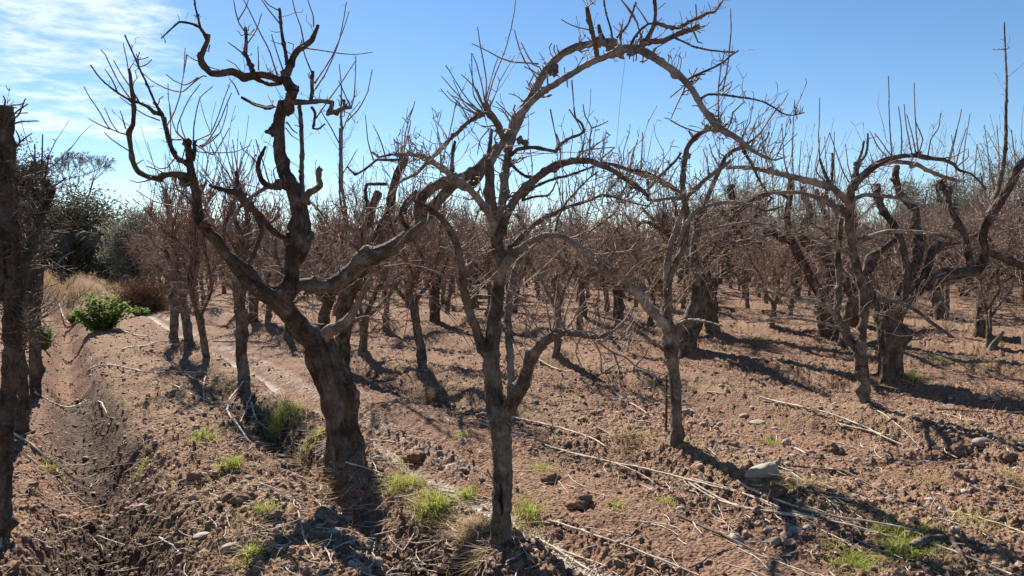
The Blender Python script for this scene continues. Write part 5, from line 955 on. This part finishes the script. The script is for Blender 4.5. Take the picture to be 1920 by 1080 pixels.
# ------------------------------------------------------------------ single stones
def stone(px, py, wpx, hpx, label, seed, mat='stone', tilt=.1, lump=.08, name='stone'):
    g = np.random.default_rng(seed); X, Y, z = ground_px(px, py); W = wpx / F * Y / 2; H = hpx / F * Y / 2; mb = MB(); nu, nv = 40, 24
    th = np.arange(nu) / nu * 6.2832; ph = np.linspace(0, math.pi, nv); d = np.stack([np.sin(ph)[:, None] * np.cos(th), np.sin(ph)[:, None] * np.sin(th), np.cos(ph)[:, None] * np.ones(nu)], -1)
    k = 1 + lump * 4 * (vnoise3(d[..., 0] * 1.3 + seed, d[..., 1] * 1.3, d[..., 2] * 1.3, 3) - .5) + lump * 2 * (vnoise3(d[..., 0] * 3.5 + seed, d[..., 1] * 3.5, d[..., 2] * 3.5, 4) - .5)
    if 'clod' in name: k = k + .16 * (vnoise3(d[..., 0] * 7 + seed, d[..., 1] * 7, d[..., 2] * 7, 6) - .5) + .1 * (vnoise3(d[..., 0] * 15, d[..., 1] * 15 + seed, d[..., 2] * 15, 7) - .5)
    a = g.uniform(-.5, .5); V = d * k[..., None] * [W, W * g.uniform(.6, .9), H]; V = np.stack([V[..., 0] * math.cos(a) - V[..., 1] * math.sin(a), V[..., 0] * math.sin(a) + V[..., 1] * math.cos(a), V[..., 2] + tilt * V[..., 0]], -1)
    zz = float(full_h(np.array([X]), np.array([Y]))[0]); i = np.arange(nv - 1)[:, None] * nu; j = np.arange(nu)[None]
    mb.add(V + [X, Y, (z + zz) / 2 + H * (.15 if 'clod' in name else .38)], np.stack([i + j, i + nu + j, i + nu + (j + 1) % nu, i + (j + 1) % nu], -1).reshape(-1, 4))
    tag(mb.build(name, [M[mat]], origin=np.array([X, Y, z])), label, 'clod' if 'clod' in name else 'stone', 'stones' if 'clod' not in name else 'clods')
for i, a in enumerate([(1426, 898, 56, 32, 'largest smooth pale oval stone, beside the bundle of canes', 'grey_stone', .3), (1380, 1018, 34, 20, 'flat grey oval stone by a long cane near the bottom edge', 'grey_stone', -.3), (1492, 1003, 32, 18, 'round grey stone in the pebble patch under the canes', 'grey_stone'), (1518, 1000, 26, 15, 'paler stone touching the round grey one', 'stone'),
                       (1474, 1010, 22, 14, 'small brown stone in the pebble patch under the canes', 'stone'), (1440, 1000, 16, 12, 'pea sized pale stone at the edge of the pebble patch', 'stone'), (1455, 1022, 24, 20, 'yellowish lump of stone below the pebble patch', 'stone'), (1165, 755, 18, 9, 'flat white stone on the tilled strip near the stake', 'stone'), (1292, 800, 18, 14, 'stone just past the trunk with the stake', 'stone'),
                       (1318, 798, 16, 11, 'paler stone next to the one past the stake trunk', 'stone'), (1350, 796, 14, 10, 'small white stone in the row of three past the stake trunk', 'stone'), (1285, 778, 20, 14, 'pinkish stone behind the stone past the stake trunk', 'stone'), (1475, 833, 18, 13, 'white stone on the strip below the first long cane', 'stone'), (1537, 838, 14, 13, 'small white stone by a clod pile under the long cane', 'stone'),
                       (1395, 782, 22, 10, 'brown flat stone on the strip beyond the stake trunk', 'stone'), (1420, 795, 34, 10, 'long flat pinkish stone on the tilled strip', 'stone'), (1606, 868, 16, 14, 'small white pebble stone below the fallen canes', 'stone'), (1845, 748, 20, 10, 'pale stone in the long trunk shadow', 'stone'), (1868, 750, 18, 10, 'second pale stone in the long trunk shadow', 'stone'),
                       (1840, 832, 34, 18, 'broad pinkish stone near the eastern edge', 'stone'), (612, 868, 22, 16, 'white squared stone at the foot of the leaning trunk', 'grey_stone'), (630, 872, 26, 14, 'second flat white stone at the foot of the leaning trunk', 'grey_stone'), (596, 992, 20, 10, 'white stone in the leaf-filled trench', 'grey_stone'), (625, 1005, 26, 12, 'pale flat stone lowest in the leaf-filled trench', 'grey_stone'),
                       (378, 1004, 34, 10, 'flat cream stone on the track', 'stone'), (705, 1066, 28, 20, 'grey stone at the bottom edge before the leaning tree', 'grey_stone'), (672, 1074, 26, 18, 'darker stone next to the grey one at the bottom edge', 'stone'), (160, 861, 14, 9, 'white pebble stone in the wet ditch', 'grey_stone'), (430, 1034, 36, 22, 'brown half-buried stone low on the track', 'stone'), (1276, 955, 20, 12, 'grey stone in the shaded furrow by two long canes', 'grey_stone')]):
    stone(*a[:5], seed=i + 3, mat=a[5], tilt=a[6] if len(a) > 6 else .1)
for i, a in enumerate([(368, 905, 60, 34, 'broad brown clod on the track below the grass tufts'), (448, 944, 55, 34, 'tall brown clod on the track beside the leafy trench'), (1085, 945, 60, 40, 'rounded red clod in the shaded furrow'), (1110, 780, 30, 20, 'dark clod on the strip behind the long canes'), (1560, 852, 44, 30, 'clod pile by the long fallen cane'), (1530, 862, 30, 20, 'smaller clod beside the clod pile'), (1760, 860, 40, 24, 'dark clod in the broken furrow on the east side'),
                       (1800, 850, 40, 26, 'crumbly clod in the broken furrow on the east side'), (1365, 845, 40, 26, 'red clod on the bank past the stake trunk'), (1030, 900, 40, 26, 'red clod past the middle trunk'), (1450, 930, 50, 30, 'clod bank under the largest stone'), (775, 858, 40, 20, 'muddy clod lying in the silty channel'), (1890, 862, 40, 24, 'clod at the eastern edge')]):
    stone(*a, seed=i + 60, mat='soil', lump=.2, name='soil_clod')

# ------------------------------------------------------------------ canes and fallen sticks, each one its own thing
def stick(txt, r, label, mat='cane', seed=0, lift=.0, name='cut_cane', free=False, taper=.55):
    a = parse(txt); pts = []
    for x, y in a[:, :2]:
        X, Y, z = ground_px(x, y); pts.append([X, Y, z])
    P, R, u = resample(pts, np.linspace(1, taper, len(pts)), .05); Ym = P[:, 1].mean(); rw = r / F * Ym * .76
    h = full_h(P[:, 0], P[:, 1]); k = min(len(h), 9); ker = np.ones(k) / k; hs = np.convolve(np.pad(h, k // 2, 'edge'), ker, 'valid')[:len(h)]
    if not free:
        uu = u / u[-1]; fit = np.polyval(np.polyfit(uu, h, min(4, 1 + int(u[-1] / .5))), uu); P[:, 2] = fit + rw + lift + .35 * max(0.0, float((h - fit).max()))
    gs = np.random.default_rng(seed + 500); P[1:-1, :2] += np.cumsum(gs.normal(size=(len(P) - 2, 2)) * .003, 0) * np.sin(np.linspace(0, math.pi, len(P) - 2))[:, None]
    mb = MB(); C_, r_ = tube(mb, P, R * rw, ds=.03, sides=6, rough=.16, knots=1.0, seed=seed, ppm=F / Ym); twigs(mb, C_, r_, 4.5 * u[-1], .02, .16, gs, up=.1, along=1.2, r0=rw * .55, kink=.4, curve=0, K=4); o = mb.build(name, [M[mat], M['cut_wood']], origin=np.array(P[0])); tag(o, label, 'cane' if 'cane' in name else 'stick', 'canes and sticks on the ground')
ST = [('1425,751 1495,766 1565,787 1624,811 1693,844', 3, 'long pale cane on the open strip in front of the slim leaning tree', 'cane'), ('1570,803 1629,817 1677,830', 2.6, 'shorter cane lying just below the long pale one', 'cane'), ('1645,774 1688,811 1731,854', 1.6, 'thin twig angled down from the slim leaning trunk', 'cane'),
      ('1492,879 1581,887 1629,908 1688,943 1720,954', 3, 'upper curved cane of the bundle by the largest stone', 'dark_stick'), ('1382,912 1441,938 1511,964 1581,983 1656,991 1726,999', 3.6, 'long straight cane running below the largest stone', 'cane'), ('1291,924 1361,951 1457,970 1559,986 1656,1005 1695,1010', 3, 'long cane parallel and lower than the one by the largest stone', 'cane'),
      ('1270,975 1344,1007 1425,1040', 4, 'brown stick slanting past the flat grey oval stone', 'dark_stick'), ('1296,911 1387,932 1457,962', 1.8, 'thin cane above the two long parallel canes', 'cane'), ('1774,956 1844,978 1920,1005 1960,1020', 2.8, 'cane running out of the picture at the east edge', 'cane'), ('1742,1023 1812,1045 1887,1077 1930,1096', 3.6, 'pale stick in the bottom corner by the forked dead branch', 'cane'),
      ('1457,876 1505,908 1570,946 1634,986', 2, 'thin dark cane in the bundle by the largest stone', 'dark_stick'), ('1462,872 1530,915 1600,945 1660,975', 2, 'second thin dark cane in the bundle by the largest stone', 'dark_stick'), ('1480,885 1560,905 1640,935 1700,965', 1.8, 'reddish thin cane fanning out of the bundle', 'dark_stick'), ('1470,880 1540,935 1580,975', 1.8, 'steepest thin cane of the bundle', 'cane'),
      ('900,776 980,790 1050,806 1115,833 1135,850', 3, 'cane on the furrow edge behind the middle trunk', 'cane'), ('900,800 1007,838 1115,870 1222,892 1308,916 1415,940 1463,962', 3, 'longest cane, crossing from the middle trunk to the parallel canes', 'cane'), ('964,822 1061,854 1158,884 1233,916', 2.6, 'cane lying along the longest one', 'cane'), ('1029,986 1115,1015 1195,1042 1310,1085', 3.6, 'thick cane running down from the middle trunk foot', 'cane'),
      ('997,1013 1034,1031 1077,1058 1115,1085', 3.8, 'thick pale cane beside the middle trunk foot', 'cane'), ('1023,1029 1080,1050 1136,1074', 2.8, 'cane squeezed between two thick ones at the middle trunk foot', 'cane'), ('1303,924 1383,956 1460,972 1539,986', 2.6, 'cane between the two long parallel canes', 'cane'), ('1297,986 1316,1007', 2.6, 'short twig by the brown slanting stick', 'cane'), ('1292,1072 1330,1052 1372,1029', 2.6, 'dark stick near the bottom edge under the flat grey stone', 'dark_stick'),
      ('1010,685 1072,701', 2.2, 'short pale stick past the elbow branch', 'cane'), ('607,876 666,884 725,895', 2.6, 'curved twig across the trunk shadow of the leaning tree', 'cane'), ('500,857 543,879', 2, 'small twig on the trench edge', 'cane'), ('559,972 575,1021 591,1061', 2.6, 'upright leaning twig at the bottom of the track', 'cane'), ('607,1018 613,1053 629,1082', 2.6, 'bent twig at the bottom edge before the leaning tree', 'cane'), ('540,916 580,930 650,954', 2, 'twig crossing the leaf-filled trench', 'cane'),
      ('795,911 849,930 913,956', 2.6, 'stick in the grass toward the middle trunk', 'dark_stick'), ('841,951 903,967', 2.8, 'short pale stick pointing at the middle trunk', 'cane'), ('688,830 742,831', 2.6, 'flat stick behind the leaning trunk', 'cane'), ('739,854 763,876', 2, 'short twig in the silt of the channel', 'cane'), ('559,811 613,812', 2.2, 'flat twig touching the leaning trunk', 'dark_stick'),
      ('21,822 81,860 140,903', 3, 'pale cane lying over the wet ditch, upper one', 'cane'), ('43,865 107,897 185,948', 3.6, 'pale cane lying over the wet ditch, lower one', 'cane'), ('107,908 140,935 172,962', 3, 'cane end poking into the dark mud', 'cane'), ('64,752 150,758 201,785 188,811', 2.2, 'thin curved twig from the upright ditch trunk', 'cane'), ('161,701 268,699 403,696', 2.2, 'long straight thin cane across the track', 'cane'), ('322,725 397,763', 2, 'thin twig under the long straight cane', 'cane'),
      ('456,725 424,763 421,793 456,827 494,849 542,881', 2.6, 'long curved twig sweeping around the bank from the slender tree', 'cane'), ('478,736 446,800', 2.2, 'straight twig beside the long curved one', 'cane'), ('472,763 483,800 526,827', 2.4, 'curved twig ahead of the tall bright grass tuft', 'cane'), ('386,704 382,747', 2.2, 'small upright twig at the second narrow tree', 'cane'), ('349,704 381,725', 2, 'small slanting twig by the second narrow tree', 'cane'),
      ('298,1010 333,1023 335,1037 328,1045', 2.4, 'hooked twig low on the track', 'cane'), ('177,1007 204,1021 247,1023', 2.2, 'twig at the muddy ditch edge', 'cane'), ('448,1010 515,1007', 2.6, 'short flat stick low on the track', 'dark_stick'), ('360,1042 456,1042', 2.2, 'flat dark stick at the bottom of the track', 'dark_stick'), ('177,884 268,860', 1.8, 'thin twig on the track beside the wet ditch', 'dark_stick'), ('410,955 408,985', 2.2, 'tiny upright twig on the track', 'dark_stick'),
      ('1150,740 1180,760 1245,790', 2, 'thin twig on the strip by the stake', 'cane'), ('1325,740 1360,745', 2, 'short twig beyond the stake trunk', 'cane'), ('1490,845 1520,858 1560,866', 2.4, 'short pale cane by the clod pile', 'cane'), ('1790,878 1850,900 1900,915', 2.4, 'cane in the broken furrow on the east side', 'dark_stick'), ('1755,770 1830,778 1918,790', 2, 'thin stick on the far strip at the east side', 'dark_stick'), ('1640,732 1700,736', 3, 'dark stick lying before the massive split trunk', 'dark_stick'),
      ('620,640 680,650 740,655', 2.2, 'stick lying between the far thin trunks', 'cane'), ('400,640 450,642 520,650', 2.4, 'pale stick lying beyond the slender low-forking tree', 'cane'), ('230,660 300,650 380,655', 2, 'thin cane across the far end of the track', 'cane'), ('110,570 200,612 285,640', 2.2, 'long thin branch lying down the canal bank', 'cane')]
for i, (p, r, l, mt) in enumerate(ST): stick(p, r, l, mt, seed=i, name='cut_cane' if 'cane' in l.split(',')[0] else 'fallen_stick')
# forked dead branch
X, Y, z = ground_px(1760, 1030); fb = MB()
pts = [ground_px(x, y) for x, y in ((1712, 1032), (1742, 1018), (1780, 1018), (1800, 1040), (1814, 1066))]; hh = np.array([.015, .03, .03, .02, .015]); P = np.array(pts); P[:, 2] += hh
tube(fb, P, np.array([.026, .017, .011, .009, .006]), ds=.012, sides=9, rough=.32, knots=3, seed=4, ppm=300)
P2 = np.array([ground_px(x, y) for x, y in ((1780, 1018), (1810, 1020), (1850, 1030))]); P2[:, 2] += [.03, .02, .02]; tube(fb, P2, np.array([.012, .009, .005]), ds=.02, sides=7, seed=5, ppm=300)
tag(fb.build('dead_branch', [M['dark_stick'], M['cut_wood']], origin=P[0]), 'dark forked dead branch lying in the bottom corner grass', 'branch')
for i, (x, y, h_) in enumerate(((1744, 967, .13), (1768, 968, .1))):
    X, Y, z = ground_px(x, y); mb = MB(); tube(mb, [[X, Y, z - .03], [X + .01, Y, z + h_ * .5], [X + .03 * (1 - 2 * i), Y - .02, z + h_]], [.007, .006, .004], sides=6, ds=.02, seed=i, ppm=250)
    tag(mb.build('fallen_stick', [M['cane'], M['cut_wood']], origin=np.array([X, Y, z])), ['taller upright broken stub by the end of the bundled canes', 'shorter upright broken stub by the end of the bundled canes'][i], 'stick', 'canes and sticks on the ground')
# broken slanting stub by the pale young tree
X, Y, z = ground_px(1856, 655); mb = MB(); tube(mb, [[X, Y, z - .05], at(1868, 640, Y), at(1882, 622, Y - .1)], [.06, .05, .02], ds=.04, seed=3, ppm=80); tag(mb.build('fallen_stick', [M['dark_stick'], M['cut_wood']], origin=np.array([X, Y, z])), 'broken brown stub slanting up beside the pale thin young tree', 'stick', 'canes and sticks on the ground')
# stake beside the second tree
X, Y, z = ground_px(1249, 815); mb = MB(); tube(mb, [[X, Y, z - .1], at(1249, 760, Y), at(1250, 703, Y)], [.012, .011, .010], ds=.05, sides=8, rough=.05, seed=9, ppm=200); tag(mb.build('stake', [M['old_bark'], M['cut_wood']], origin=np.array([X, Y, z])), 'thin dark wooden stake beside the second tree trunk', 'stake')
# thin wire hanging from the arch
P = np.stack([at(1172, 112, A.Y), at(1164, 180, A.Y), at(1155, 280, A.Y)]); C, R, u = resample(P, [.0009] * 3, .05); mb = MB(); batch(mb, C[None], R[None], 4); tag(mb.build('hanging_wire', M['wire'], origin=P[0]), 'hair thin wire hanging down from the top of the arching branch', 'wire')
